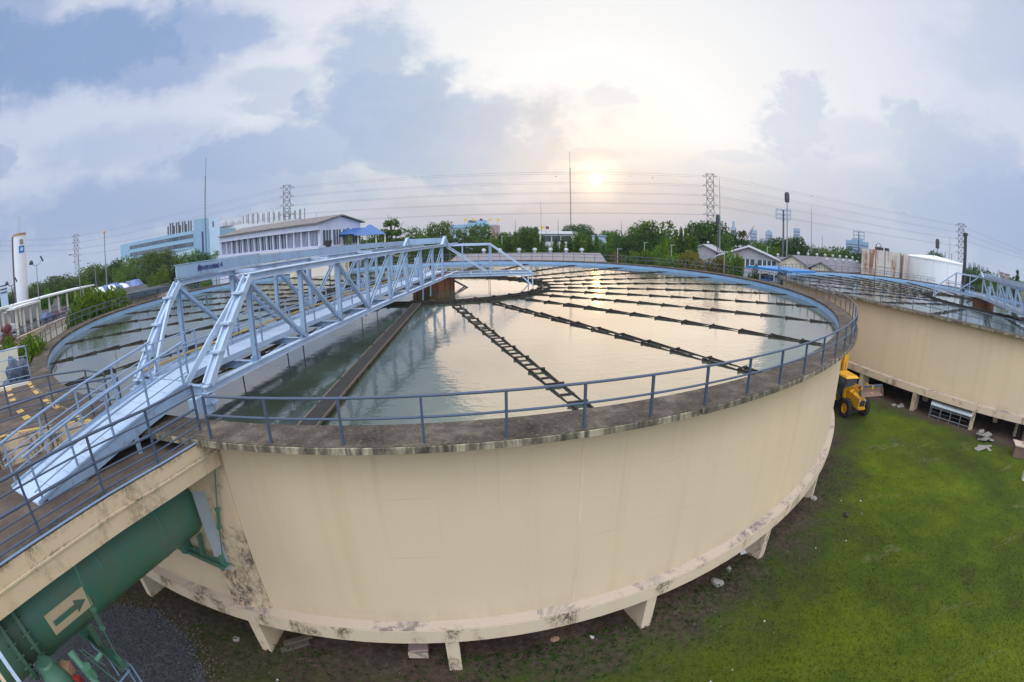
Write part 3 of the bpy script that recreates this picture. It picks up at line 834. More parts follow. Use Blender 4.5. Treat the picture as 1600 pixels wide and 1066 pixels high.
    for r, z in ((1.6, ZB), (3.3, ZB), (5.0, ZB), (6.8, ZB), (8.6, ZB), (5.0, ZT - .06)):
        part(MB().bar(Q(r, -1.5, z), Q(r, 1.5, z), .12, .14), 'arm_cross_beam', pb, arm)
    for s, e in ((-.3, 3.4), (.3, 3.2)):
        part(MB().bar(Q(1.2, s, ZB - .2), Q(e, s * 2, 7.2), .12, .12), 'arm_stay', M['dark_steel'], arm)
    # second deck railing standing off the drum
    for s in (-.9, .9):
        for i in range(5):
            part(MB().box(Q(1.8 + i * 1.1, s, ZB + .6), (.04, .04, 1.0), R(arm_ang)), 'arm_rail_post', M['light_rail'], arm)
        for z in (1.1, .65): part(MB().tube([Q(1.8, s, ZB + z), Q(6.2, s, ZB + z)], .02, 6), 'arm_hand_rail', M['light_rail'], arm)
    return root
bridge(C1, -94.94, 5.0, 'pale blue lattice truss bridge with a name board, from near rim to rusty drum')
bridge(C2, -128.0, 122.0, 'blue lattice truss bridge in front of the white tank, crossing the second tank', full=False)
# ------------------------------------------------------------------ access walkway in the lower left
near_edge = [(-7.05, 8.62), (-7.36, 6.9), (-7.75, 5.2), (-8.05, 3.6), (-8.35, 2.1), (-8.9, -.6), (-9.4, -3.2)]
far_edge = [(-11.0, 9.0), (-12.35, 7.45), (-13.2, 5.55), (-14.3, 3.0), (-15.2, .4), (-16.2, -2.2)]
plat = empty('access_walkway', (0, 0, 0), label='concrete access walkway with black mould on its cream side, over the green pipe', cat='walkway')
MB().prism([(x - .22, y) for x, y in near_edge] + far_edge[::-1], 7.2, 7.55).build('floor_slab', M['deck_concrete'], plat, fix=True)
def strip(pts, off_in, off_out, z0, z1):
    """upright strip following a line in plan; offsets are to its right-hand side"""
    g = MB(); pts = [Vector((x, y, 0)) for x, y in pts]; A = []; B = []
    for i, p in enumerate(pts):
        d = (pts[min(i + 1, len(pts) - 1)] - pts[max(i - 1, 0)]).normalized(); s = Vector((d.y, -d.x, 0))
        A.append(p + s * off_in); B.append(p + s * off_out)
    n = len(pts)
    vs = [(q.x, q.y, z) for z in (z0, z1) for L in (A, B) for q in L]
    fs = []
    for i in range(n - 1):
        a0, a1, b0, b1 = i, i + 1, n + i, n + i + 1
        fs += [(a0, b0, b1, a1), (2 * n + a0, 2 * n + a1, 2 * n + b1, 2 * n + b0), (a0, a1, 2 * n + a1, 2 * n + a0), (b0, 2 * n + b0, 2 * n + b1, b1)]
    fs += [(0, 2 * n, 3 * n, n), (n - 1, 2 * n - 1, 4 * n - 1, 3 * n - 1)]
    return g.add(vs, fs)
strip(near_edge, 0, .34, 7.06, 7.84).build('side_beam', M['cream_edge'], plat, fix=True)
strip(near_edge, -.035, .10, 7.46, 7.50).build('drip_ledge', M['cream_beam'], plat, fix=True)
strip(near_edge, .02, .33, 7.842, 7.86).build('kerb_top', M['rim_concrete'], plat, fix=True)
MB().tube([(x - .03, y, 7.89) for x, y in near_edge], .025, 6).build('conduit', M['light_rail'], plat)
strip([(-7.4, 8.4), (-9.0, 8.85), (-11.2, 8.95)], -.1, .1, 7.5, 7.84).build('end_wall', M['rim_concrete'], plat, fix=True)
painted('repair_grey', (.42, .44, .47), amount=.7, rough=.9)
# buttress where the walkway meets the tank
MB().box((-7.75, 8.95, 4.6), (1.3, .7, 5.6), R(8)).build('buttress', M['cream_stained'], plat, bevel=.02)
MB().box((-8.1, 8.55, 4.9), (.45, .02, 2.6), R(8)).build('repair_patch', M['repair_grey'], plat)
# painted landing round the tank rim
arc = [(C1[0] + 33.1 * math.cos(R(a)), C1[1] + 33.1 * math.sin(R(a))) for a in np.linspace(-97.5, -116, 14)]
land_poly = arc + [(-22.3, 9.2), (-22.0, 2.5), (-17.2, .8), (-14.75, 6.1), (-12.3, 7.95)]
land = empty('painted_landing', (0, 0, 0), label='dark landing slab with yellow painted lines beside the near tank rim', cat='landing')
MB().prism(land_poly, 7.0, 7.985).build('slab', M['cream_stained'], land, fix=True)
cxm = sum(p[0] for p in land_poly) / len(land_poly); cym = sum(p[1] for p in land_poly) / len(land_poly)
MB().prism([(cxm + (x - cxm) * .985, cym + (y - cym) * .985) for x, y in land_poly], 7.985, 7.992).build('surface', M['deck_concrete'], land, fix=True)
def dash(a, b, w): MB().bar((*a, 7.9975), (*b, 7.9975), w, .005).build('painted_line', M['yellow_mark'], land)
for i in range(9):
    a0 = -114.8 + i * 1.95
    if i in (3, 6): continue
    p = [(C1[0] + 33.28 * math.cos(R(a)), C1[1] + 33.28 * math.sin(R(a))) for a in (a0, a0 + 1.45)]
    dash(p[0], p[1], .22)
    if i < 7:
        p = [(C1[0] + (34.5 + .02 * i) * math.cos(R(a)), C1[1] + (34.5 + .02 * i) * math.sin(R(a))) for a in (a0 + .1, a0 + 1.0)]
        dash(p[0], p[1], .30)
dash((-14.65, 6.35), (-12.9, 7.6), .16); dash((-16.6, 2.6), (-14.75, 6.1), .16); dash((-12.75, 7.75), (-12.45, 7.95), .16)
strip([(-20.45, 10.7), (-22.2, 8.6)], -.12, .12, 7.99, 8.12).build('kerb', M['cream_plain'], land, fix=True)

def rail_run(name, pts, z0s, ztop, bars, label, group, mat, rtop=.035, rbar=.02, thick=(), post=.06, skip_posts=()):
    root = empty(name, (0, 0, 0)); tag(root, label, 'railing', group)
    for k, (x, y) in enumerate(pts):
        if k in skip_posts: continue
        MB().box((x, y, (z0s[k] + ztop[k]) / 2), (post, post * .7, ztop[k] - z0s[k])).build('post', mat, root)
    for f in bars:
        L = [(x, y, z0s[k] + (ztop[k] - z0s[k]) * f) for k, (x, y) in enumerate(pts)]
        MB().tube(L, rtop if (f == 1 or f in thick) else rbar, 8).build('top_rail' if f == 1 else 'bar', mat, root)
    return root
ne = [(-7.20, 8.45), (-7.33, 6.78), (-7.74, 5.22), (-8.07, 3.36), (-8.45, 1.6), (-8.85, -.1), (-9.2, -1.8)]
ne = [(x - .12, y) for x, y in ne]
rail_run('walkway_railing', ne, [7.86] * 7, [9.12] * 7, (1, .80, .56, .40, .24, .10), 'dark blue six bar railing on the cream kerb above the green pipe', 'walkway railings', M['rail_blue'], thick=(.56,))
ra = [(-17.9, 5.4), (-16.5, 7.35), (-14.95, 8.75), (-13.4, 9.55), (-12.0, 9.35)]
rail_run('walkway_railing', ra, [7.99] * 5, [9.06] * 5, (1, .72, .45, .2), 'dark blue railing crossing the yellow lined landing', 'walkway railings', M['rail_blue'])
rb = [(-16.1, .9), (-14.9, 3.1), (-13.55, 5.15), (-12.6, 6.9), (-11.75, 8.35), (-10.9, 9.0)]
rail_run('walkway_railing', rb, [7.6] * 6, [9.08] * 6, (1, .78, .58, .40, .22), 'dark blue five bar railing between the ramp and the stained landing wall', 'walkway railings', M['rail_blue'])
rc = [(-18.3, 13.9), (-20.2, 12.0), (-22.2, 10.0)]
rl = [(-25.6, 9.0), (-22.4, 11.9)]
rail_run('walkway_railing', rl, [7.5] * 2, [9.35] * 2, (1, .75, .5, .25), 'pale blue four bar railing by the bush at the left edge', 'walkway railings', M['light_rail'])

# ------------------------------------------------------------------ gangway ramp up to the bridge
ramp = empty('gangway_ramp', (0, 0, 0), label='white blue sloping steel gangway from the walkway up to the truss bridge', cat='ramp')
f0, f1 = Vector((-10.0, 4.42, 7.60)), Vector((-11.75, 4.50, 7.60))
t0, t1 = Vector((-8.55, 9.75, 8.76)), Vector((-10.05, 9.95, 8.76))
dn = Vector((0, 0, -1))
g = MB()
g.add([f0, f1, t1, t0, f0 + dn * .05, f1 + dn * .05, t1 + dn * .05, t0 + dn * .05],
      [(3, 2, 1, 0), (4, 5, 6, 7), (0, 1, 5, 4), (1, 2, 6, 5), (2, 3, 7, 6), (3, 0, 4, 7)])
g.build('ramp_plate', M['white_blue'], ramp, fix=True)
sd = (t0 - f0).normalized().cross(Vector((0, 0, 1))).normalized()
for a, b, nm in ((f0, t0, 1), (f1, t1, -1)):
    g = MB()
    g.bar(a.lerp(b, .06) + dn * .20 - sd * nm * .02, b + dn * .17 - sd * nm * .02, .05, .34)
    g.bar(a + Vector((0, 0, .035)), b + Vector((0, 0, .035)), .06, .06)
    g.build('stringer', M['pale_blue'], ramp)
g = MB()
for k in range(1, 9):
    a = f0.lerp(t0, k / 9.0); b = f1.lerp(t1, k / 9.0)
    g.bar(a + Vector((0, 0, .004)), b + Vector((0, 0, .004)), .012, .006)
g.build('plate_seam', M['pale_blue'], ramp)
for a, b in ((f0, t0), (f1, t1)):
    q = a.lerp(b, .62); MB().box((q.x, q.y, (q.z + 7.3) / 2), (.10, .10, q.z - 7.45)).build('prop', M['pale_blue'], ramp)
for a, b in ((f0, t0), (f1, t1)):
    for k in range(5):
        q = a.lerp(b, .03 + k * .235)
        MB().box((q.x, q.y, q.z + .54), (.055, .05, 1.1)).build('rail_post', M['light_rail'], ramp)
    for h, r in ((1.08, .035), (.72, .018), (.55, .03), (.28, .018)):
        MB().tube([a + Vector((0, 0, h)), b + Vector((0, 0, h))], r, 8).build('hand_rail' if h > 1 else 'rail_bar', M['light_rail'], ramp)
# switch box on the first bearing
sb = empty('switch_box', (-7.72, 8.9, 8.0), label='small pale blue switch box at the bridge foot beside the walkway railing', cat='switch box')
MB().box((0, 0, .46), (.28, .2, .38), R(15)).build('case', M['pale_blue'], sb, bevel=.015)
MB().box((.02, -.11, .46), (.2, .012, .3), R(15)).build('door', M['pale_blue'], sb)
MB().tube([(.05, 0, .28), (.02, -.05, .0), (-.12, -.3, -.25), (-.2, -.1, -.35)], .018, 6).build('cable', M['light_rail'], sb)

# ------------------------------------------------------------------ big green pipe
pipe = empty('green_pipe', (0, 0, 0), label='thick green pipe under the walkway with a pale arrow plate', cat='pipe')
PA = Vector((-9.45, 9.45, 5.42)); PD = Vector((-.185, -1, 0)).normalized(); PR = 1.06
PSD = Vector((PD.y, -PD.x, 0))           # sideways, towards the lawn
if PSD.x < 0: PSD = -PSD
def pp(s, ang, r=PR):                    # along the pipe, angle up from the lawn side
    return PA + PD * s + (PSD * math.cos(R(ang)) + Vector((0, 0, 1)) * math.sin(R(ang))) * r
MB().lathe(PA, [(PR, -.6), (PR, 7.3), (PR - .12, 7.3), (PR - .12, 7.9)], 56, PD).build('pipe_shell', M['green_paint'], pipe)
MB().lathe(PA, [(PR + .005, .0), (PR + .10, .0), (PR + .10, .14), (PR + .005, .14)], 56, PD).build('wall_collar', M['green_paint'], pipe)
for s in (7.3, 7.85):
    MB().lathe(PA, [(PR - .1, s - .06), (PR + .22, s - .06), (PR + .22, s + .06), (PR - .1, s + .06)], 56, PD, smooth=False).build('flange', M['green_paint'], pipe)
    for k in range(24):
        q = pp(s - .06, k * 15, PR + .13)
        MB().tube([q - PD * .07, q + PD * .20], .038, 6).build('flange_bolt', M['green_paint'], pipe)
MB().lathe(PA, [(PR, 7.85), (PR, 12)], 56, PD).build('valve_barrel', M['green_paint'], pipe)
for s in (1.9, 4.2):
    MB().lathe(PA, [(PR + .003, s), (PR + .012, s + .03), (PR + .012, s + .07), (PR + .003, s + .1)], 56, PD).build('weld_seam', M['green_paint'], pipe)
# arrow plate, bent to the pipe
g = MB(); ns, na = 2, 10
s0, s1, a0, a1 = 5.08, 6.55, -14, 16
vs = [pp(s0 + (s1 - s0) * i / ns, a0 + (a1 - a0) * j / na, PR + .012) for i in range(ns + 1) for j in range(na + 1)]
g.add(vs, [(i * (na + 1) + j, (i + 1) * (na + 1) + j, (i + 1) * (na + 1) + j + 1, i * (na + 1) + j + 1) for i in range(ns) for j in range(na)])
plate = g.build('arrow_plate', M['arrow_plate'] if 'arrow_plate' in M else M['cream_wall'], pipe)
m = plate.modifiers.new('thick', 'SOLIDIFY'); m.thickness = .012; m.offset = 1
g = MB(); am = (a0 + a1) / 2
def patch(pts):
    g.add([pp(s, a, PR + .034) for s, a in pts], [tuple(range(len(pts)))])
sm = s0 + .12
for j in range(3):
    w = 3.6
    patch([(s1 - .14, am - w + j * 2 * w / 3), (s1 - .14, am - w + (j + 1) * 2 * w / 3), (sm + .36, am - w + (j + 1) * 2 * w / 3), (sm + .36, am - w + j * 2 * w / 3)])
patch([(sm, am), (sm + .37, am + 9.0), (sm + .37, am)]); patch([(sm, am), (sm + .37, am), (sm + .37, am - 9.0)])
g.build('arrow', M['green_paint'], plate)
# cross beams under the pipe and the rods that hang them
def cross_beam(s, ext):
    c = PA + PD * s; z = 3.86
    a = Vector((c.x, c.y, z)) - PSD * 1.5; b = Vector((c.x, c.y, z)) + PSD * ext
    g = MB().bar(a, b, .30, .025)
    g.bar(a + Vector((0, 0, .09)), b + Vector((0, 0, .09)), .02, .18)
    g.bar(a + PD * .14 + Vector((0, 0, .02)), b + PD * .14 + Vector((0, 0, .02)), .03, .12)
    q = Vector((c.x, c.y, z)) + PSD * .75
    g.bar(q + Vector((0, 0, .05)), q + Vector((0, 0, .85)) + PSD * .2, .18, .08)
    q = Vector((c.x, c.y, z))
    g.bar(q, q + Vector((0, 0, .55)), .5, .2)
    g.build('cross_beam', M['green_paint'], pipe)
    return b
for s, ext in ((.75, 1.75), (5.5, 1.85)):
    b = cross_beam(s, ext)
    top = Vector((near_edge[0][0] + .1, 0, 7.1)); 
    tx = np.interp(b.y, [p[1] for p in near_edge][::-1], [p[0] for p in near_edge][::-1])
    top = Vector((tx - .02, b.y + .05, 7.2)); foot_ = b - PSD * .12 + Vector((0, 0, .05))
    MB().tube([top, foot_], .022, 8).build('hanger_rod', M['green_light'], pipe)
    m1, m2 = top.lerp(foot_, .42), top.lerp(foot_, .60)
    g = MB()
    for q in (-.05, .05): g.tube([m1 + PD * q, m2 + PD * q], .018, 6)
    g.box(m1, (.12, .12, .08)).box(m2, (.12, .12, .08))
    g.build('turnbuckle', M['green_light'], pipe)
    MB().box(foot_ + Vector((0, 0, .12)), (.12, .12, .3)).build('rod_shackle', M['green_light'], pipe)
# valve gear beside the flanges
vg = empty('valve_gear', (0, 0, 0), label='green valve gearbox and actuator below the arrow plate', cat='valve')
c0 = at_z(72, 1040, 5.35); c1 = at_z(140, 1055, 4.8)
MB().lathe(c0 - Vector((0, 0, .35)), [(0, .46), (.2, .46), (.25, .42), (.27, .22), (.32, .16), (.35, .0), (.4, -.1), (.4, -.5)], 24).build('gearbox', M['green_light'], vg)
MB().lathe(c0 + Vector((0, 0, .05)), [(0, .05), (.06, .05), (.06, 0)], 10).build('indicator', M['dark_steel'], vg)
a = at_z(115, 1025, 5.4); b = at_z(158, 1075, 4.7)
MB().tube([a, b], .095, 14).build('actuator', M['green_light'], vg)
MB().lathe(at_z(140, 1050, 5.05), [(0, .16), (.15, .16), (.15, -.14), (0, -.14)], 6).build('nut', M['green_light'], vg)
MB().lathe(a, [(0, .02), (.11, .02), (.11, -.10), (.09, -.12)], 14, (b - a)).build('end_cap', M['green_light'], vg)
MB().tube([at_z(150, 1033, 5.2), at_z(158, 1022, 5.2)], .06, 10).build('hand_knob', M['green_light'], vg)
for q in ((123, 1015, 185, 1066), (128, 1014, 165, 1040)):
    MB().tube([at_z(q[0], q[1], 5.0), at_z(q[2], q[3], 4.6)], .012, 6).build('guide_rod', M['green_light'], vg)
MB().box(at_z(105, 1045, 4.9), (.3, .26, .3), R(25)).build('terminal_box', M['terracotta'], vg, bevel=.02)
MB().box(at_z(122, 1062, 4.8), (.2, .16, .2), R(25)).build('motor_box', M['car_red'], vg, bevel=.02)
MB().box(at_z(95, 1062, 4.85), (.26, .2, .2), R(30)).build('bracket', M['green_light'], vg, bevel=.02)
# blue stair guard under the pipe
st = empty('stair_guard', (0, 0, 0), label='pale blue tubular stair guard below the green hanger rod', cat='guard rail')
def seg(p, q, z0, z1, r=.03):
    return MB().tube([at_z(*p, z0), at_z(*q, z1)], r, 8)
for p, q, z0, z1 in (((130, 985), (205, 1040), 3.4, 3.0), ((205, 1040), (238, 1090), 3.0, 2.6), ((134, 992), (147, 1012), 3.3, 3.0), ((147, 1012), (200, 1047), 3.0, 2.6),
                     ((200, 1047), (228, 1090), 2.6, 2.3), ((152, 1006), (165, 1025), 3.25, 2.8), ((186, 1032), (201, 1050), 3.1, 2.7), ((203, 1047), (180, 1075), 2.9, 2.6), ((170, 1030), (186, 1055), 2.8, 2.2)):
    seg(p, q, z0, z1).build('rail_tube', M['light_rail'], st)
# steel frame that cuts the very corner
fr = empty('corner_beam', (0, 0, 0), label='pale blue steel beam slanting across the bottom left corner', cat='beam')
MB().bar(at_z(-8, 1010, 7.0), at_z(45, 1085, 6.2), .10, .06).build('beam', M['white_blue'], fr)
MB().bar(at_z(-20, 1025, 6.9), at_z(28, 1095, 6.1), .10, .03).build('strip', M['cream_beam'], fr)

# ------------------------------------------------------------------ bits on the ground round the near tank
def rubble(name, p, size, n, mat, label, cat, group, seed):
    rs = random.Random(seed); bm = bmesh.new()
    bmesh.ops.create_icosphere(bm, subdivisions=2, radius=1)
    for v in bm.verts:
        v.co *= rs.uniform(.75, 1.1)
        v.co = Vector((round(v.co.x * 2.2) / 2.6 + v.co.x * .3, round(v.co.y * 2.2) / 2.6 + v.co.y * .3, v.co.z * .6))
        v.co *= size
    me = bpy.data.meshes.new(name); bm.to_mesh(me); bm.free(); me.materials.append(mat)
    o = bpy.data.objects.new(name, me); COL.objects.link(o); o.location = (p.x, p.y, size * .3)
    o.rotation_euler = (0, 0, rs.uniform(0, 6)); o.scale = (1, rs.uniform(.6, 1), rs.uniform(.7, 1))
    return tag(o, label, cat, group)
blk = empty('concrete_block', at_z(655, 1022, 0), .1, 'pale paving block half under the near tank, left of the centre column', 'block')
MB().box((0, .1, .14), (.62, .6, .28)).build('block', M['ledge_concrete'], blk, bevel=.02)
MB().box((.02, .12, .31), (.56, .5, .05), .12).build('cap_slab', M['pink_wall'], blk, bevel=.01)
pb_ = at_z(462, 1012, 0)
for i, (dx, dz, lb) in enumerate(((0, .06, 'lower of two grey planks lying beside the near tank column'), (.12, .17, 'upper of two grey planks lying beside the near tank column'))):
    o = MB().box((0, 0, 0), (1.05, .2, .09), R(38)).build('plank', M['wood_trim'], None, lb, 'plank', 'planks by the tank column', bevel=.012, loc=(pb_.x + dx * .3, pb_.y + dx * 2.0, dz))
pc = at_z(1157, 868, 0)
MB().add([(0, 0, .02), (.8, .1, .02), (.7, .65, .35), (.1, .6, .3), (0, 0, .05), (.8, .1, .05), (.7, .65, .38), (.1, .6, .33)],
         [(3, 2, 1, 0), (4, 5, 6, 7), (0, 1, 5, 4), (1, 2, 6, 5), (2, 3, 7, 6), (3, 0, 4, 7)]).build('sheet_scrap', M['pale_tank'], None, 'pale blue sheet scrap leaning by the beam near the triangular column', 'scrap', loc=(pc.x, pc.y, 0), fix=True)
for i, (px, py, sz, mt, lb, ct) in enumerate(((1120, 912, .26, 'slab_grey', 'broken concrete lump in the weeds right of the third column', 'rubble'),
        (1138, 890, .14, 'slab_grey', 'small grey stone just above the broken concrete lump', 'stone'),
        (370, 1000, .13, 'slab_grey', 'mossy stone on the dirt left of the stained column', 'stone'),
        (1322, 806, .2, 'dark_soil', 'dark clod lying on the lawn', 'clod'),
        (867, 1000, .14, 'terracotta', 'reddish stone under the beam right of the centre column', 'stone'),
        (925, 996, .08, 'litter_white', 'small white stone on the dirt below the tank beam', 'stone'),
        (1270, 780, .2, 'slab_grey', 'pale broken slab by the last visible near tank column', 'rubble'))):
    if mt not in M: painted(mt, (.04, .03, .022), amount=.3, rough=.95)
    rubble('stone', at_z(px, py, 0), sz, 1, M[mt], lb, ct, None, i)
# loose litter and pebbles: beyond counting
g = MB(); rs = random.Random(5)
for i in range(420):
    a = rs.uniform(-112, -38); r = 32.2 + abs(rs.gauss(0, 1)) * 2.4
    x, y = C1[0] + r * math.cos(R(a)), C1[1] + r * math.sin(R(a)); s = rs.uniform(.01, .034)
    g.box((x, y, s * .5), (s * rs.uniform(.8, 2), s, s), rs.uniform(0, 3))
for i in range(150):
    t_ = rs.uniform(0, 1); q = at_z(1345 + 110 * t_ + rs.gauss(0, 9), 648 + 78 * t_ + rs.gauss(0, 5), 0); s = rs.uniform(.015, .055)
    g.box((q.x, q.y, s * .4), (s * rs.uniform(.8, 2), s, s), rs.uniform(0, 3))
g.build('pebbles', M['pebble_grey'], kind='stuff')
g = MB()
for i in range(16):
    a = rs.uniform(-95, -45); r = 33 + abs(rs.gauss(0, 1)) * 2.2
    x, y = C1[0] + r * math.cos(R(a)), C1[1] + r * math.sin(R(a)); s = rs.uniform(.03, .06)
    g.box((x, y, .03), (s, s * 1.3, .03), rs.uniform(0, 3))
g.build('litter', M['litter_white'], kind='stuff')

# low weeds growing along the foot of the near tank: beyond counting
def weeds():
    n = 9000
    a = rng.uniform(-98, -38, n); c = np.sin(np.radians(a) * 9) + np.sin(np.radians(a) * 23 + 1)
    keep = rng.uniform(-2.2, 2.2, n) < c; a = np.radians(a[keep]); n = len(a)
    r = 32.0 + np.abs(rng.normal(0, 1, n)) * 1.1
    x, y = C1[0] + r * np.cos(a), C1[1] + r * np.sin(a)
    s = rng.uniform(.025, .085, n); t = rng.uniform(0, 2 * PI, n); h = rng.uniform(.02, .16, n)
    c_ = np.stack([x, y, h], 1); u = np.stack([np.cos(t), np.sin(t), rng.uniform(-.5, .5, n)], 1) * s[:, None]; w = np.stack([-np.sin(t), np.cos(t), rng.uniform(-.5, .5, n)], 1) * s[:, None] * .4
    v = np.stack([c_ - u, c_ - w, c_ + u, c_ + w], 1).reshape(-1, 3)
    me = bpy.data.meshes.new('weeds'); me.from_pydata(v.tolist(), [], np.arange(n * 4).reshape(-1, 4).tolist()); me.materials.append(M['leaf_dark'])
    o = bpy.data.objects.new('weeds', me); COL.objects.link(o); tag(o, kind='stuff')
weeds()

# stones strayed from the gravel yard over its edge
g = MB(); rs = random.Random(21)
for i in range(900):
    q = ring[rs.randrange(len(ring))]; d = rs.gauss(0, .28); e_ = rs.gauss(0, .28); s = rs.uniform(.015, .045)
    if q[0] > -16.5: g.box((q[0] + d, q[1] + e_, .02 + s * .3), (s * 1.4, s, s), rs.uniform(0, 3))
g.build('gravel_stones', M['pebble_grey'], kind='stuff')
# ------------------------------------------------------------------ yellow backhoe loader between the tanks
def backhoe():
    root = empty('backhoe_loader', (25.35, 25.9, 0), R(-4), 'yellow backhoe loader parked on the grass between the two tanks', 'backhoe')
    Y, K = M['yellow_paint'], M['dark_steel']
    # local frame: -y is forward, front axle at the origin
    def wheel(x, y, r, w, nm):
        t = MB().lathe((x - w / 2, y, r), [(r * .55, .02), (r * .86, 0), (r * .97, .05), (r, w * .3), (r, w * .7), (r * .97, w - .05), (r * .86, w), (r * .55, w - .02)], 30, (1, 0, 0))
        for k in range(20):
            a = k * 18
            for s, o in ((.28, 0), (.72, 9)):
                c = (x - w / 2 + w * s, y + math.cos(R(a + o)) * r * .99, r + math.sin(R(a + o)) * r * .99)
                t.box(c, (w * .46, .07, .06), rot=Matrix.Rotation(R(a + o) - PI / 2, 3, 'X') @ Matrix.Rotation(.45 if s < .5 else -.45, 3, 'Z'))
        wh = empty(nm, (0, 0, 0)); wh.parent = root
        t.build('tyre', M['rubber'], wh)
        MB().lathe((x - w / 2, y, r), [(0, .06), (r * .2, .05), (r * .2, .09), (r * .52, .1), (r * .58, .02), (r * .58, w - .02), (r * .52, w - .1), (0, w - .08)], 24, (1, 0, 0)).build('rim', Y, wh)
    for x in (-.95, .95): wheel(x, 0, .70, .44, 'front_wheel')
    for x in (-.95, .95): wheel(x, 2.15, .86, .48, 'rear_wheel')
    MB().box((0, 0, .55), (1.6, .22, .2)).box((0, 1.0, .62), (.7, 2.6, .3)).box((0, 2.15, .74), (1.6, .25, .25)).build('chassis', K, root)
    # bonnet: narrow, sloping to the grille
    hood = MB().add([(-.40, -.82, .80), (.40, -.82, .80), (.45, .95, .82), (-.45, .95, .82), (-.36, -.80, 1.62), (.36, -.80, 1.62), (.44, .95, 1.86), (-.44, .95, 1.86)],
             [(3, 2, 1, 0), (4, 5, 6, 7), (0, 1, 5, 4), (1, 2, 6, 5), (2, 3, 7, 6), (3, 0, 4, 7)])
    h = hood.build('bonnet', Y, root, bevel=.06, fix=True)
    gr = MB().box((0, -.83, 1.27), (.50, .03, .44))
    for k in range(6): gr.box((0, -.85, 1.09 + k * .07), (.52, .02, .02))
    gr.build('grille', K, h)
    MB().box((0, -.87, .88), (.72, .12, .14)).build('bumper', Y, root, bevel=.02)
    MB().tube([(.12, .2, 1.55), (.12, .2, 2.05), (.14, .16, 2.15)], .035, 8).build('exhaust_pipe', K, root)
    # cab
    cab = MB()
    for x in (-.62, .62):
        for y0, y1 in ((1.0, 1.18), (2.0, 2.0), (2.62, 2.5)):
            cab.bar((x, y0, 1.0), (x * .93, y1, 2.62), .09, .09)
        cab.bar((x, 1.0, 1.35), (x, 2.6, 1.35), .07, .07)
    cab.bar((-.6, 1.0, 1.02), (.6, 1.0, 1.02), .1, .1)
    c = cab.build('cab_frame', K, root)
    gl = MB()
    for x in (-.6, .6): gl.box((x, 1.8, 1.98), (.02, 1.4, 1.2)).box((x, 1.8, 1.2), (.03, 1.4, .36))
    gl.box((0, 1.08, 1.95), (1.16, .02, 1.25)).box((0, 2.55, 1.95), (1.1, .02, 1.25))
    gl.build('cab_glass', M['window_glass'], c)
    MB().box((0, 1.85, 1.12), (.5, .5, .5)).box((0, 2.05, 1.55), (.48, .12, .55)).build('seat', K, root, bevel=.05)
    MB().add([(-.70, .88, 2.62), (.70, .88, 2.62), (.72, 2.72, 2.62), (-.72, 2.72, 2.62), (-.55, 1.08, 2.80), (.55, 1.08, 2.80), (.55, 2.55, 2.82), (-.55, 2.55, 2.82)],
             [(3, 2, 1, 0), (4, 5, 6, 7), (0, 1, 5, 4), (1, 2, 6, 5), (2, 3, 7, 6), (3, 0, 4, 7)]).build('cab_roof', Y, root, bevel=.06, fix=True)
    for x in (-.98, .98):
        MB().sweep((0, 0), [(.80, 0), (.86, 0), (.86, .5), (.80, .5)], 20, 170, 14).build('fender', Y, root)
        f = KIDS[root.name][-1]
        f.matrix_local = Matrix.Translation((x - .25 if x > 0 else x - .25, 2.15, .74)) @ Matrix(((0, 0, 1, 0), (1, 0, 0, 0), (0, 1, 0, 0), (0, 0, 0, 1)))
    # raised loader arms and bucket
    for x in (-.58, .58):
        MB().bar((x, 1.05, 1.75), (x, -.15, 2.35), .13, .24).bar((x, -.15, 2.35), (x, -1.15, 2.05), .13, .22).build('loader_arm', Y, root)
        MB().tube([(x, .55, 1.05), (x, -.30, 2.15)], .05, 8).build('lift_ram', Y, root)
        MB().box((x, 1.0, 1.5), (.16, .3, .7)).build('arm_tower', Y, root)
        MB().bar((x, -.2, 2.55), (x, -.95, 2.55), .09, .12).box((x, -1.0, 2.58), (.14, .26, .26)).build('tilt_link', Y, root)
    prof = [(-1.0, 2.62), (-1.0, 2.2), (-1.10, 2.06), (-1.42, 1.98), (-1.46, 2.01), (-1.14, 2.12), (-1.06, 2.22), (-1.06, 2.62)]
    bx0, bx1 = -.72, 1.62
    n = len(prof)
    bk = MB().add([(bx0, y, z) for y, z in prof] + [(bx1, y, z) for y, z in prof], [tuple(range(n)), tuple(reversed(range(n, 2 * n)))] + [(i, n + i, n + (i + 1) % n, (i + 1) % n) for i in range(n)])
    side = [(-1.0, 2.60), (-1.0, 2.2), (-1.10, 2.06), (-1.44, 1.99), (-1.34, 2.3), (-1.16, 2.58)]
    for x in (bx0, bx1):
        m_ = len(side)
        bk.add([(x - .02, y, z) for y, z in side] + [(x + .02, y, z) for y, z in side], [tuple(range(m_)), tuple(reversed(range(m_, 2 * m_)))] + [(i, m_ + i, m_ + (i + 1) % m_, (i + 1) % m_) for i in range(m_)])
    b = bk.build('bucket', M['brown_block'], root, fix=True)
    MB().box(((bx0 + bx1) / 2, -1.03, 2.66), (bx1 - bx0 + .06, .16, .12)).build('bucket_edge', M['rail_blue'], b)
    for x in (-.28, .28): MB().lathe((x, -.80, 1.5), [(0, -.06), (.07, -.06), (.09, 0), (0, .0)], 12, (0, 1, 0)).build('headlight', M['pale_tank'], root)
    for x in (-.5, .5): MB().tube([(x, .9, 1.9), (x * 1.1, .2, 2.2), (x * 1.15, -.6, 2.35)], .022, 6).build('hose', K, root)
    # folded digger boom at the back
    MB().bar((.45, 2.9, .9), (.55, 3.1, 4.3), .30, .42).build('boom', Y, root)
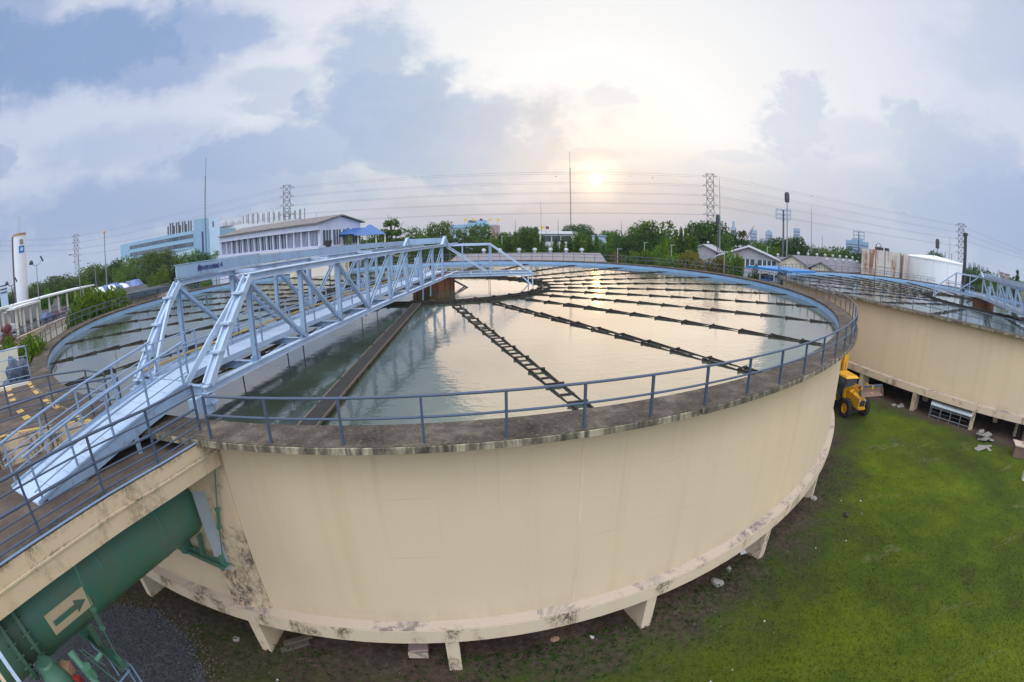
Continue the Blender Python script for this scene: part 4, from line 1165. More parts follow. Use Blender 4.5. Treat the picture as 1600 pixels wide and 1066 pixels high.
    MB().bar((.38, 3.15, 4.3), (.25, 3.7, 1.9), .18, .28).bar((.72, 3.15, 4.3), (.60, 3.7, 1.9), .06, .28).build('dipper_arm', Y, root)
    MB().tube([(.45, 2.8, 1.6), (.5, 2.95, 3.4)], .06, 8).build('boom_ram', K, root)
    MB().box((0, 2.95, .8), (1.5, .3, .5)).build('rear_frame', Y, root)
    MB().tube([(-.3, .98, 2.2), (-.62, .8, 2.35)], .02, 6).box((-.7, .78, 2.35), (.16, .04, .24)).build('mirror', K, root)
backhoe()

# ------------------------------------------------------------------ under and beside the second tank
sh = empty('curved_shelter', at_z(1482, 661, 0), math.atan2(-3.2, 1.75), 'curved corrugated sheet roof on pale blue pipe legs under the second tank', 'shelter')
g = MB()
n = 16; L = 2.1
pts = []
for i in range(61):
    x = -L + 2 * L * i / 60
    for j in range(n + 1):
        a = R(8 + 164 * j / n); rr_ = .62 + .018 * math.cos(i * PI)
        pts.append((x, math.cos(a) * rr_ + .35, .95 + math.sin(a) * rr_ * .75))
g.add(pts, [(i * (n + 1) + j, (i + 1) * (n + 1) + j, (i + 1) * (n + 1) + j + 1, i * (n + 1) + j + 1) for i in range(60) for j in range(n)], True)
o = g.build('curved_roof', M['galvanised'], sh); m = o.modifiers.new('thick', 'SOLIDIFY'); m.thickness = .02
for k in range(5):
    x = -L + .05 + k * (2 * L - .1) / 4
    for y in (-.22, .92):
        MB().tube([(x, y, 0), (x, y, 1.05)], .03, 6).build('leg', M['grey_steel'], sh)
for z in (.25, .9):
    for y in (-.22, .92): MB().tube([(-L, y, z), (L, y, z)], .025, 6).build('rail', M['grey_steel'], sh)
def slabs(px, py, specs, label, cat):
    b = at_z(px, py, 0); root = empty('rubble_pile', b, 0, label, cat)
    rs = random.Random(int(px))
    for (dx, dy, dz, sx, sy, sz) in specs:
        MB().box((dx, dy, dz), (sx, sy, sz), rot=Matrix.Rotation(rs.uniform(-.25, .25), 3, 'X') @ Matrix.Rotation(rs.uniform(-.25, .25), 3, 'Y') @ Matrix.Rotation(rs.uniform(0, 3), 3, 'Z')).build('slab', M['slab_grey'], root, bevel=.015)
slabs(1540, 690, [(0, .3, .14, 1.3, .9, .12), (.3, .4, .30, 1.2, .7, .10), (-.3, .5, .42, .9, .7, .1), (.6, -.1, .10, .8, .5, .12), (.1, .8, .5, .7, .5, .1)], 'heap of broken pale slabs beside the second tank column', 'rubble')
slabs(1530, 702, [(0, 0, .06, 1.0, .7, .1), (.6, .1, .06, .8, .4, .09), (1.2, -.1, .06, .9, .35, .09), (.9, -.5, .05, .5, .4, .08)], 'flat scatter of broken slabs on the bare ground in front of the heap', 'rubble')
slabs(1405, 636, [(0, 0, .06, .5, .4, .1), (.5, .1, .06, .6, .3, .1), (-.4, .4, .06, .4, .4, .1)], 'small rubble between the first two visible second tank columns', 'rubble')
slabs(1352, 612, [(0, 0, .25, 1.4, .8, .5), (1.0, -.3, .05, .9, .5, .08), (1.5, -.7, .05, .7, .4, .08)], 'pale block and slabs behind the backhoe bucket', 'rubble')
# landing beside the second tank with its post, ladder and pump base
pl = empty('service_platform', (0, 0, 0), label='small raised landing with blue rails at the right edge beside the second tank', cat='platform')
c = at_z(1596, 622, 3.05)
MB().box((c.x + .95, c.y - .75, 2.95), (2.6, 1.9, .26), R(-55)).build('slab', M['cream_beam'], pl, bevel=.02)
cc = Vector((c.x + .95, c.y - .75, 0)); ux = Vector((math.cos(R(-55)), math.sin(R(-55)), 0)); uy = Vector((-ux.y, ux.x, 0))
for i in range(4):
    q = cc - ux * 1.2 + uy * (-.85 + i * .57); MB().box((q.x, q.y, 3.62), (.06, .06, 1.1)).build('rail_post', M['rail_blue'], pl)
for i in range(4):
    q = cc - uy * .88 + ux * (-1.2 + i * .8); MB().box((q.x, q.y, 3.62), (.06, .06, 1.1)).build('rail_post', M['rail_blue'], pl)
for z in (4.16, 3.8, 3.45):
    MB().tube([tuple((cc - ux * 1.2 + uy * .86).xy) + (z,), tuple((cc - ux * 1.2 - uy * .88).xy) + (z,), tuple((cc + ux * 1.25 - uy * .88).xy) + (z,)], .028, 6).build('rail', M['rail_blue'], pl)
for q in (cc - ux * 1.0 - uy * .6, cc + ux * .7 - uy * .6):
    MB().box((q.x, q.y, 1.42), (.32, .32, 2.84), R(-55)).build('post', M['cream_beam'], pl)
ld = empty('ladder', (0, 0, 0), label='dark steel ladder under the landing at the right edge', cat='ladder')
la_, lb_ = at_z(1582, 690, .1), at_z(1590, 688, .1)
for q in (la_, lb_): MB().tube([q, (q.x + .25, q.y + .3, 1.75)], .03, 6).build('stile', M['dark_steel'], ld)
for k in range(6):
    f = k / 6; MB().tube([(la_.x + .25 * f, la_.y + .3 * f, .2 + 1.5 * f), (lb_.x + .25 * f, lb_.y + .3 * f, .2 + 1.5 * f)], .022, 6).build('rung', M['dark_steel'], ld)
pbm = empty('pump_base', at_z(1592, 716, 0), R(-50), 'brown brick pump base below the landing at the right edge', 'pump base')
MB().box((.2, .4, .42), (1.8, 1.0, .84)).build('plinth', M['brown_block'], pbm, bevel=.02)
MB().box((.2, .4, .90), (2.0, 1.2, .12)).build('cap_slab', M['ledge_concrete'], pbm, bevel=.02)
MB().tube([(.2, .4, .96), (.2, .4, 1.5)], .12, 12).tube([(.8, .4, .96), (.8, .4, 1.7)], .09, 10).build('stub_pipe', M['cream_beam'], pbm)
wl = at_z(1602, 752, 0)
MB().add([(0, 0, 0), (1.6, -1.4, 0), (1.9, -1.1, 0), (.3, .3, 0), (0, 0, 1.0), (1.6, -1.4, 1.6), (1.9, -1.1, 1.6), (.3, .3, 1.0)],
         [(3, 2, 1, 0), (4, 5, 6, 7), (0, 1, 5, 4), (1, 2, 6, 5), (2, 3, 7, 6), (3, 0, 4, 7)]).build('boundary_wall', M['cream_plain'], None, 'end of a low cream wall on the grass at the right edge', 'wall', loc=(wl.x - .25, wl.y + .2, 0), fix=True)
# ------------------------------------------------------------------ foliage prototypes
def leaf_cloud(name, mat, blobs, n, size, flat=.5, seed=1, droop=0.0):
    """many small leaf sprays spread through the volume of overlapping lobes: (x,y,z,rx,ry,rz)"""
    r = np.random.default_rng(seed)
    vol = np.array([b[3] * b[4] * b[5] for b in blobs]) ** .67; vol /= vol.sum()
    idx = r.choice(len(blobs), n, p=vol)
    B = np.array(blobs)[idx]
    d = r.normal(size=(n, 3)); d /= np.linalg.norm(d, axis=1)[:, None]
    rad = r.uniform(.25, 1, n) ** .45 * r.uniform(.86, 1.10, n)
    c = B[:, :3] + d * B[:, 3:6] * rad[:, None]
    nrm = d * .6 + r.normal(size=(n, 3)) * .6 + np.array([0, 0, flat]); nrm /= np.linalg.norm(nrm, axis=1)[:, None]
    t = np.cross(nrm, r.normal(size=(n, 3))); t /= np.linalg.norm(t, axis=1)[:, None]
    b = np.cross(nrm, t)
    s = size * r.uniform(.6, 1.35, n)[:, None]
    dz = np.zeros((n, 3)); dz[:, 2] = -droop * s[:, 0]
    v = np.stack([c - t * s, c - b * s * .42 + nrm * s * .12, c + t * s + dz, c + b * s * .42 + nrm * s * .12], 1).reshape(-1, 3)
    f = np.arange(n * 4).reshape(-1, 4)
    me = bpy.data.meshes.new(name); me.from_pydata(v.tolist(), [], f.tolist()); me.materials.append(mat)
    return me
def lobes(seed, n, rx, rz, zc, small=(.34, .52), flatten=.8):
    rs = random.Random(seed); out = [(0, 0, zc, rx * .62, rx * .62, rz * .62)]
    for i in range(n):
        a = 2 * PI * (i / n) + rs.uniform(-.5, .5); h = rs.uniform(-.75, .85); k = math.sqrt(max(0, 1 - h * h)) * rs.uniform(.55, .85); q = rs.uniform(*small)
        out.append((math.cos(a) * rx * k, math.sin(a) * rx * k, zc + h * rz * .72, rx * q, rx * q, rx * q * flatten))
    return out
def trunk_mesh(name, h, r, limbs, seed):
    rs = random.Random(seed); g = MB()
    pts = [(rs.uniform(-.03, .03) * h * k, rs.uniform(-.03, .03) * h * k, h * k / 4) for k in range(5)]
    g.tube(pts, [r * (1.25 - .2 * k) for k in range(5)], 8)
    for i in range(limbs):
        a = rs.uniform(0, 6.28); z0 = h * rs.uniform(.45, .9); L = h * rs.uniform(.3, .55)
        p0 = (0, 0, z0); p1 = (math.cos(a) * L * .5, math.sin(a) * L * .5, z0 + L * .35); p2 = (math.cos(a) * L, math.sin(a) * L, z0 + L * .75)
        g.tube([p0, p1, p2], [r * .45, r * .3, r * .12], 6)
    return g.mesh(name, M['bark'])
# unit trees: about 10 m tall, scaled per tree
PROTO = {}
def proto(kind, crowns, trunks): PROTO[kind] = (crowns, trunks)
proto('broad', [leaf_cloud('crown', M[m], lobes(s, 15, 4.4, 3.6, 6.2), 4200, .27, seed=s) for s, m in ((1, 'leaf_mid'), (2, 'leaf_dark'), (3, 'leaf_mid'), (4, 'leaf_dark'))], [trunk_mesh('trunk', 5.5, .26, 6, s) for s in (1, 2)])
proto('bushy', [leaf_cloud('crown', M[m], lobes(s, 13, 4.6, 4.2, 4.6), 4000, .27, seed=s) for s, m in ((5, 'leaf_mid'), (6, 'leaf_dark'), (7, 'leaf_bright'))], [trunk_mesh('trunk', 4.5, .22, 6, 3)])
colb = [(0, 0, 1.6 + k * .95, 1.25 * (1 - .085 * k), 1.25 * (1 - .085 * k), .95) for k in range(10)]
proto('column', [leaf_cloud('crown', M[m], colb, 3000, .25, -.4, s, .5) for s, m in ((8, 'leaf_mid'), (9, 'leaf_bright'), (17, 'leaf_mid'))], [trunk_mesh('trunk', 6, .14, 3, 4)])
lay = []
rs = random.Random(3)
for k in range(6):
    z = 2.6 + k * 1.45; w = 4.6 * (1 - k * .14)
    for i in range(7 - k // 2):
        a = i * 2 * PI / (7 - k // 2) + k; q = rs.uniform(.55, .85) * w
        lay.append((math.cos(a) * q, math.sin(a) * q, z + rs.uniform(-.2, .2), w * .46, w * .46, .55))
    lay.append((0, 0, z, w * .5, w * .5, .5))
proto('layered', [leaf_cloud('crown', M['leaf_dark'], lay, 6500, .30, 1.4, 10), leaf_cloud('crown', M['leaf_mid'], lay, 6500, .30, 1.4, 13)], [trunk_mesh('trunk', 9.5, .22, 8, 6)])
pin = [(0, 0, 2.0 + k * .8, 2.1 * (1 - .085 * k), 2.1 * (1 - .085 * k), .55) for k in range(11)]
proto('pine', [leaf_cloud('crown', M['leaf_pine'], pin, 3200, .24, .2, 11, .4)], [trunk_mesh('trunk', 8.5, .18, 4, 7)])
proto('shrub', [leaf_cloud('crown', M[m], lobes(s, 14, 4.6, 4.4, 4.4, (.28, .46)), 5200, .30, .4, s) for s, m in ((14, 'leaf_bright'), (15, 'leaf_dry'), (16, 'leaf_mid'))], [trunk_mesh('trunk', 4.0, .2, 7, 8)])
def palm_mesh():
    r = random.Random(4); g = MB()
    for i in range(22):
        a = r.uniform(0, 6.28); L = r.uniform(2.4, 3.4); up = r.uniform(.1, 1.1); prev = None
        for k in range(9):
            f = k / 8; x = L * f; z = 8 + up * x - .30 * x * x
            p = Vector((math.cos(a) * x, math.sin(a) * x, z)); s = Vector((-math.sin(a), math.cos(a), 0))
            if k:
                for sg in (-1, 1):
                    q = p + s * sg * .55 * math.sin(PI * min(.95, f + .1)) + Vector((0, 0, -.28))
                    g.add([p, p + (p - prev) * .35, q + (p - prev) * .8], [(0, 1, 2)])
                    g.add([p - (p - prev) * .5, p - (p - prev) * .2, q + (p - prev) * .2], [(0, 1, 2)])
            prev = p
    return g.mesh('crown', M['leaf_mid'])
proto('palm', [palm_mesh()], [trunk_mesh('trunk', 8, .16, 0, 9)])
NTREE = [0]; SIZES = {}
def size_of(me):
    if me.name not in SIZES:
        co = np.zeros(len(me.vertices) * 3); me.vertices.foreach_get('co', co); co = co.reshape(-1, 3)
        SIZES[me.name] = (float(np.percentile(co[:, 2], 99.6)), float(np.percentile(np.abs(co[:, 0]), 97) * 2))
    return SIZES[me.name]
def tree(kind, px, ytop, D, wpx, label, cat='tree', group=None, v=None, zb=0.0, hk=None, name='tree'):
    """a tree whose top shows at (px, ytop) and whose crown spans wpx picture columns, standing D metres away"""
    p = at_d(px, ytop, D); NTREE[0] += 1; k = NTREE[0]
    H = max(1.0, p.z - zb)
    w = span(px - wpx / 2, px + wpx / 2, ytop, D)
    crowns, trunks = PROTO[kind]
    base_h, base_w = size_of(crowns[(k if v is None else v) % len(crowns)])
    e = empty(name, (p.x, p.y, zb), (k * 2.4) % 6.28, label, cat, group)
    sz = H / base_h; sx = w / base_w
    for nm, me in (('trunk', trunks[k % len(trunks)]), ('crown', crowns[(k if v is None else v) % len(crowns)])):
        o = bpy.data.objects.new(nm, me); COL.objects.link(o); o.parent = e
        o.scale = (sx, sx, sz)
        KIDS.setdefault(e.name, []).append(o)
    return e
ORD = 'first second third fourth fifth sixth seventh eighth ninth tenth eleventh twelfth thirteenth fourteenth fifteenth sixteenth seventeenth'.split()
# belt of trees in front of the long blue office
belt = [(14, 462, 205, 40), (40, 447, 200, 44), (66, 440, 190, 40), (92, 430, 190, 46), (120, 422, 195, 44), (146, 414, 185, 46), (172, 408, 190, 46), (198, 402, 180, 48), (222, 397, 185, 44), (248, 393, 165, 48), (272, 389, 168, 46), (296, 392, 160, 40)]
for i, (px, y, D, w) in enumerate(belt):
    tree('bushy' if i % 3 else 'broad', px, y, D, w * 1.15, ORD[i] + ' tree from the left in the belt below the long blue office block', group='trees below the blue office')
for i, (px, y, D, w, lb) in enumerate(((318, 396, 150, 30, 'dark ragged tree at the right end of the belt by the blue stair tower'), (336, 391, 140, 20, 'tall palm standing by the corner of the violet white building'))):
    tree('palm' if i else 'broad', px, y, D, w, lb, cat='palm' if i else 'tree')
tree('bushy', 247, 416, 120, 34, 'rounded bright green shrub before the blue office tree belt', cat='shrub', v=2)
for i, (px, y, D, w) in enumerate(((70, 452, 125, 24), (105, 448, 120, 26), (130, 444, 118, 24), (160, 438, 122, 24), (190, 432, 115, 26))):
    tree('shrub', px, y, D, w, ORD[i] + ' low round shrub from the left before the tree belt behind the carport', cat='shrub', group='shrubs behind the carport', v=2, zb=4.5)
# behind the bridge and along the far side
tree('layered', 612, 345, 118, 74, 'dark tree in flat tiers beside the blue roofed pavilion')
tree('broad', 590, 366, 125, 40, 'dark tree under the tiered one by the pavilion', v=1)
tree('bushy', 655, 356, 150, 50, 'low green tree between the tiered tree and the small blue office', v=0)
tree('broad', 686, 347, 150, 42, 'round topped green tree left of the small blue office', v=2)
tree('bushy', 742, 351, 128, 78, 'broad dome shaped tree hiding the foot of the small blue office', v=0)
tree('broad', 780, 364, 130, 34, 'slim green tree right of the dome shaped one', v=0)
tree('broad', 822, 355, 190, 34, 'far dark tree behind the slim conifers', v=1)
tree('broad', 905, 351, 190, 46, 'far dark round tree behind the flat white building', v=1)
tree('bushy', 905, 362, 128, 44, 'light green rounded tree right of the flat white building', v=0)
for i, (px, y, w) in enumerate(((764, 378, 13), (776, 376, 14), (788, 376, 13), (795, 372, 15), (806, 366, 15), (818, 360, 16), (829, 362, 15), (838, 357, 15), (848, 370, 13), (868, 376, 13), (879, 374, 14), (890, 372, 14), (902, 372, 13), (912, 368, 15), (922, 372, 14), (932, 369, 13))):
    tree('column', px, y, 118, w * 1.35, ORD[i] + ' slender conifer counted from the left in the row beyond the far tank rim', group='columnar conifers', name='conifer')
tree('bushy', 950, 384, 105, 44, 'low dense tree at the right end of the conifer row', v=1)
tree('broad', 945, 361, 160, 40, 'far tree behind the low dense one right of the conifers', v=0)
tree('bushy', 975, 358, 140, 56, 'wide mid green tree left of the tallest round tree', v=0)
tree('broad', 1022, 346, 128, 66, 'tallest round topped tree right of the sun', v=0)
tree('bushy', 1000, 366, 122, 50, 'dark tree below the tallest round topped tree', v=1)
tree('bushy', 1035, 374, 108, 40, 'smaller bright tree in front of the tallest round topped one', v=2)
for i, (px, y) in enumerate(((1056, 362), (1064, 359), (1072, 361), (1080, 364), (1087, 370))):
    tree('column', px, y, 100, 17, ORD[i] + ' column tree from the left in the tight clump left of the tall pylon', group='column trees by the pylon', name='conifer')
tree('broad', 1112, 347, 125, 66, 'big dark spreading tree at the foot of the lattice pylon', v=1)
tree('broad', 1092, 352, 126, 30, 'dark bough of foliage left of the pylon tree', v=1)
tree('layered', 1160, 362, 115, 38, 'dark tiered tree in front of the far office towers', v=0)
tree('bushy', 1192, 378, 125, 50, 'low light green tree under the far office towers', v=0)
tree('broad', 1214, 372, 135, 36, 'dark green tree left of the floodlight mast', v=1)
tree('broad', 1246, 371, 120, 34, 'dark round tree right of the tall pale mast', v=1)
tree('bushy', 1226, 389, 120, 40, 'bright low bush tree at the mast foot', v=2)
for i, (px, y, w) in enumerate(((1268, 385, 34), (1290, 388, 34), (1312, 389, 36), (1336, 388, 34))):
    tree('bushy', px, y, 135, w, ORD[i] + ' rounded tree from the left in the row behind the grey shed roofs', group='trees behind the sheds')
tree('broad', 1462, 394, 130, 28, 'small tree showing above the white tank', v=1)
tree('bushy', 1520, 419, 150, 34, 'dark tree at the right end of the white tank', v=1)
tree('pine', 1521, 419, 170, 9, 'thin dark pine beside the teal towers', name='conifer')
tree('pine', 1590, 424, 110, 22, 'single cone shaped pine near the right edge', name='conifer')
tree('bushy', 1572, 437, 120, 40, 'low green tree beside the cone shaped pine', v=0)
tree('broad', 1548, 434, 140, 34, 'small tree in front of the pinkish houses', v=0)
# nearer plants round the tank
tree('shrub', 148, 452, 55, 96, 'big yellow green bush overhanging the left tank rim', 'bush', v=0, zb=0, name='bush')
tree('shrub', 118, 470, 52, 44, 'darker green bush at the left of the overhanging one', 'bush', v=2, zb=0, name='bush')
tree('shrub', 33, 526, 33, 74, 'bright green bush below the cream wall at the left edge', 'bush', v=0, zb=2, name='bush')
tree('shrub', 55, 524, 36, 30, 'thin green bush behind the bent rail at the left', 'bush', v=2, zb=2, name='bush')
for i, (px, y, D, w, v, lb) in enumerate(((965, 396, 88, 26, 1, 'low shrub right of the long grey roof'), (1003, 392, 86, 44, 0, 'bright yellow green shrub behind the far rim railing'), (1055, 398, 84, 46, 0, 'olive shrub behind the far rim right of the bright one'),
        (1085, 394, 82, 50, 1, 'brownish hedge shrub left of the white shed'), (1118, 402, 80, 40, 1, 'reddish brown shrub before the white shed'), (1128, 389, 84, 40, 2, 'feathery green shrub in front of the white shed'),
        (1152, 399, 70, 22, 0, 'upright yellow green shrub at the shed corner'), (1178, 415, 66, 26, 2, 'dark shrub below the blue canopy'), (1035, 404, 84, 30, 2, 'small green shrub under the olive one'), (985, 400, 86, 26, 2, 'small round shrub next to the bright one'))):
    tree('shrub', px, y, D, w, lb, 'shrub', v=v, name='shrub')
tree('shrub', 540, 372, 85, 32, 'small tree in front of the blue roofed pavilion', v=2)
tree('shrub', 573, 378, 84, 18, 'little round bush beside the pavilion steps', 'bush', v=2, name='bush')
tree('shrub', 322, 437, 84, 22, 'green bush showing through the bridge portal', 'bush', v=0, name='bush')
for i, (px, y, D, w) in enumerate(((668, 368, 130, 40), (705, 371, 124, 40), (760, 373, 126, 44), (800, 374, 126, 44), (856, 379, 128, 36), (898, 376, 124, 40), (935, 374, 126, 44), (985, 371, 118, 44), (1080, 372, 118, 44), (1128, 366, 118, 40))):
    tree('bushy', px, y, D, w, ORD[i] + ' low leafy tree from the left in the hedge line behind the long low roof', group='hedge line trees', v=i % 3)
# far wood line along the horizon
def woods():
    r = np.random.default_rng(5); bl = []
    for az in np.arange(-66, 66, 1.1):
        D = r.uniform(330, 620); a = R(az + r.uniform(-.5, .5)); w = r.uniform(7, 13); h = r.uniform(9, 15.5)
        bl.append((D * math.sin(a), D * math.cos(a), h * .5, w, w, h * .5))
    me = leaf_cloud('far_woods', M['leaf_dark'], bl, 26000, 1.5, .4, 3)
    o = bpy.data.objects.new('far_woods', me); COL.objects.link(o); tag(o, kind='stuff')
woods()

# ------------------------------------------------------------------ buildings
def wallbox(g, a, b, depth, z0, z1):
    a, b = Vector(a[:2]), Vector(b[:2]); d = (b - a).normalized(); n = Vector((-d.y, d.x))
    if n.dot(a) < 0: n = -n
    p = [a, b, b + n * depth, a + n * depth]
    g.prism([(q.x, q.y) for q in p] if (b - a).cross(p[2] - b) > 0 else [(q.x, q.y) for q in p[::-1]], z0, z1)
    return n
def face_box(a, b, f0, f1, z0, z1, proud, thick=.1):
    """a panel on the front of the wall a-b between the fractions f0, f1, standing proud of it"""
    a, b = Vector(a[:2]), Vector(b[:2]); d = (b - a).normalized(); n = Vector((-d.y, d.x))
    if n.dot(a) > 0: n = -n
    p, q = a.lerp(b, f0), a.lerp(b, f1); o = n * proud; i = n * (proud - thick)
    poly = [(p + i), (q + i), (q + o), (p + o)]
    return MB().prism([(k.x, k.y) for k in poly], z0, z1)
W = M['window_glass']
# long blue office
A, B = at_d(188, 385, 206), at_d(303, 360, 172)
zt = z_at(303, 360, 172)
of = empty('office_block', (0, 0, 0), label='long pale blue office block with two dark window bands behind the left trees', cat='building')
g = MB(); wallbox(g, A, B, 26, zt - 6.2, zt); g.build('wall', M['cyan_wall'], of, fix=True)
g = MB(); wallbox(g, at_d(203, 385, 204), B, 22, 0, zt - 6.2); g.build('lower_storeys', M['pale_cyan_wall'], of, fix=True)
for z0, z1 in ((zt - 2.55, zt - 1.2), (zt - 5.4, zt - 3.9)):
    w = face_box(A, B, .15, .99, z0, z1, .06).build('window_band', W, of, fix=True)
    for k in range(9): face_box(A, B, .20 + k * .09, .201 + k * .09, z0, z1, .10).build('mullion', M['cyan_wall'], w, fix=True)
g = MB()
for k in range(4):
    px = 266 + k * 9.5; p = at_d(px, 352, 184)
    for dx in (-1.2, .1, 1.3): g.box((p.x + dx, p.y, zt + 1.6 + .5 * (dx > 0)), (.45, .45, 3.4 + (dx > 0)))
g.build('roof_stubs', M['pylon_steel'], of)
A2, B2 = at_d(303, 345, 168), at_d(326, 345, 168)
g = MB(); wallbox(g, A2, B2, 8, 0, z_at(313, 342, 168)); g.build('stair_tower', M['cyan_wall'], of, fix=True)
face_box(A2, B2, .50, .62, z_at(316, 395, 168), z_at(316, 362, 168), .06).build('stair_window', M['text_blue'], of, fix=True)
A3, B3 = at_d(326.5, 345, 167), at_d(343, 345, 167)
g = MB(); wallbox(g, A3, B3, 8, 0, z_at(333, 342, 166)); g.build('service_tower', M['pale_cyan_wall'], of, fix=True)
face_box(A3, B3, .30, .48, z_at(332, 355, 167), z_at(332, 346, 167), .06).build('louvre', M['roof_grey'], of, fix=True)
# unfinished block behind with green roof tanks
A, B = at_d(341, 352, 200), at_d(465, 338, 190)
z2 = z_at(360, 353, 198)
un = empty('unfinished_block', (0, 0, 0), label='pale block with bare columns and rods on its roof behind the violet white building', cat='building')
g = MB(); wallbox(g, A, B, 14, 0, z2 - 6); wallbox(g, A, B, 14, z2 - 2.6, z2); g.build('wall', M['white_wall'], un, fix=True)
g = MB(); wallbox(g, at_d(343, 352, 202), at_d(463, 338, 192), 20, z2 - 6, z2 - 2.6); g.build('window_band', W, un, fix=True)
for k, px in enumerate((349, 360, 371)):
    p = at_d(px, 350, 199); MB().lathe((p.x, p.y, z2), [(2.0, 0), (1.9, 1.2), (1.1, 2.4), (.5, 2.7), (0, 2.7)], 14).build('roof_tank', M['green_light'] if False else M['roof_light'], un)
for k in range(12):
    px = 383 + k * 8.2; p = at_d(px, 345, 188)
    for dx in (-.9, .9): MB().box((p.x + dx, p.y, z2 + 1.3), (.22, .22, 3.0 + .7 * (k % 3))).build('bare_column', M['pylon_steel'], un)
# violet white two storey building
A, B = at_d(343, 380, 112), at_d(497, 352, 88)
C_ = at_d(540, 349, 96)
zt = z_at(497, 349, 88); 
vb = empty('two_storey_building', (0, 0, 0), label='violet white two storey building with a brown gabled roof behind the bridge', cat='building')
dAB = (B - A); dAB.z = 0; L = dAB.length; dn_ = dAB.normalized(); nn = Vector((-dn_.y, dn_.x, 0))
if nn.dot(A) < 0: nn = -nn
DEP = 13.0
P4 = lambda f, d, z: Vector((A.x, A.y, 0)) + dn_ * (L * f) + nn * d + Vector((0, 0, z))
g = MB(); g.prism([tuple(P4(f, d, 0).xy) for f, d in ((0, .5), (1, .5), (1, DEP), (0, DEP))], 0, zt); 
g.add([P4(1, .5, zt), P4(1, DEP, zt), P4(1, DEP / 2, zt + 1.25)], [(0, 1, 2)]); g.build('wall', M['violet_wall'], vb, fix=True)
for z0, z1 in ((zt - 1.25, zt - .02), (zt - 5.5, zt - 4.1), (zt - 12, zt - 6.9)):
    g = MB(); g.prism([tuple(P4(f, d, 0).xy) for f, d in ((-.01, -.35), (1.006, -.35), (1.006, .45), (-.01, .45))], z0, z1); g.build('spandrel', M['violet_wall'], vb, fix=True)
for k in range(15):
    f0 = .02 + k * .0645
    open_ = 2 <= k <= 10
    w = face_box(A, B, f0 + .004, f0 + .056, zt - 4.1, zt - 1.25, -.45 if not open_ else -.47).build('window', W, vb, fix=True)
    for q in ((.5,) if open_ else (.2, .4, .6, .8)):
        face_box(A, B, f0 + .056 * q - .0015, f0 + .056 * q + .0015, zt - 4.1, zt - 1.25, -.38).build('mullion', M['violet_wall'], w, fix=True)
    face_box(A, B, f0 - .006, f0 + .003, zt - 4.1, zt - 1.25, -.02, .5).build('pier', M['violet_wall'], vb, fix=True)
    w = face_box(A, B, f0 + .004, f0 + .056, zt - 6.9, zt - 5.5, -.47).build('window', W, vb, fix=True)
    for q in (.25, .5, .75): face_box(A, B, f0 + .056 * q - .003, f0 + .056 * q + .003, zt - 6.9, zt - 5.5, -.38).build('mullion', M['violet_wall'], w, fix=True)
for k in range(4):
    a_, b_ = P4(1, 1.2 + k * 3.0, 0), P4(1, 3.6 + k * 3.0, 0)
    g = MB().box(((a_ + b_) / 2 + dn_ * .05 + Vector((0, 0, zt - 2.7))), (.08, 2.2, 2.8), math.atan2(dn_.y, dn_.x))
    w = g.build('window', W, vb)
    for q in (.33, .66):
        c_ = a_.lerp(b_, q) + dn_ * .08; MB().box((c_.x, c_.y, zt - 2.7), (.08, .14, 2.8), math.atan2(dn_.y, dn_.x)).build('mullion', M['violet_wall'], w)
g = MB()
for s, (d0, d1, za, zb_) in enumerate(((-.9, DEP / 2, zt - .1, zt + 1.38), (DEP + .9, DEP / 2, zt - .1, zt + 1.38))):
    q = [P4(.02, d0, za), P4(1.02, d0, za), P4(1.02, d1, zb_), P4(.02, d1, zb_)]
    g.add(q + [k + Vector((0, 0, .22)) for k in q], [(3, 2, 1, 0), (4, 5, 6, 7), (0, 1, 5, 4), (1, 2, 6, 5), (2, 3, 7, 6), (3, 0, 4, 7)])
g.build('roof', M['roof_brown'], vb, fix=True)
# blue roofed pavilion
pv = empty('pavilion', (0, 0, 0), label='open pavilion with blue hipped roofs right of the violet white building', cat='pavilion')
c = at_d(556, 372, 96); ez = z_at(556, 368, 96); rz_ = z_at(556, 356, 96)
ex = Vector((c.y, -c.x, 0)).normalized(); ey = Vector((c.x, c.y, 0)).normalized()
def hip(g, ox, hw, hd, z0, z1, ridge):
    o = Vector((c.x, c.y, 0)) + ex * ox
    q = [o - ex * hw - ey * hd, o + ex * hw - ey * hd, o + ex * hw + ey * hd, o - ex * hw + ey * hd]
    q = [k + Vector((0, 0, z0)) for k in q]; t = [o - ex * ridge + Vector((0, 0, z1)), o + ex * ridge + Vector((0, 0, z1))]
    g.add(q + t, [(0, 1, 5, 4), (1, 2, 5), (2, 3, 4, 5), (3, 0, 4), (3, 2, 1, 0)])
g = MB(); hip(g, 0, 5.2, 3.6, ez, ez + 1.5, 3.6); g.build('roof', M['blue_roof'], pv, fix=True)
g = MB(); hip(g, -3.0, 2.6, 3.8, ez + .3, ez + 2.3, 1.0); g.build('roof', M['blue_roof'], pv, fix=True)
g = MB(); hip(g, 2.9, 3.0, 3.9, ez - .1, ez + 2.0, .25); g.build('roof', M['blue_roof'], pv, fix=True)
for k in range(7):
    q = Vector((c.x, c.y, 0)) + ex * (-4.8 + k * 1.75) - ey * 3.2
    MB().box((q.x, q.y, (ez + 6.4) / 2), (.22, .22, ez - 6.4)).build('post', M['cream_plain'], pv)
q = Vector((c.x, c.y, 0)); MB().box((q.x, q.y, 3.2), (11, 7, 6.4), math.atan2(ex.y, ex.x)).build('plinth', M['white_wall'], pv)
MB().box((q.x - ex.x * 1 + ey.x * 2.5, q.y - ex.y + ey.y * 2.5, 7.6), (8, 1, 2.4), math.atan2(ex.y, ex.x)).build('back_wall', M['pink_wall'], pv)
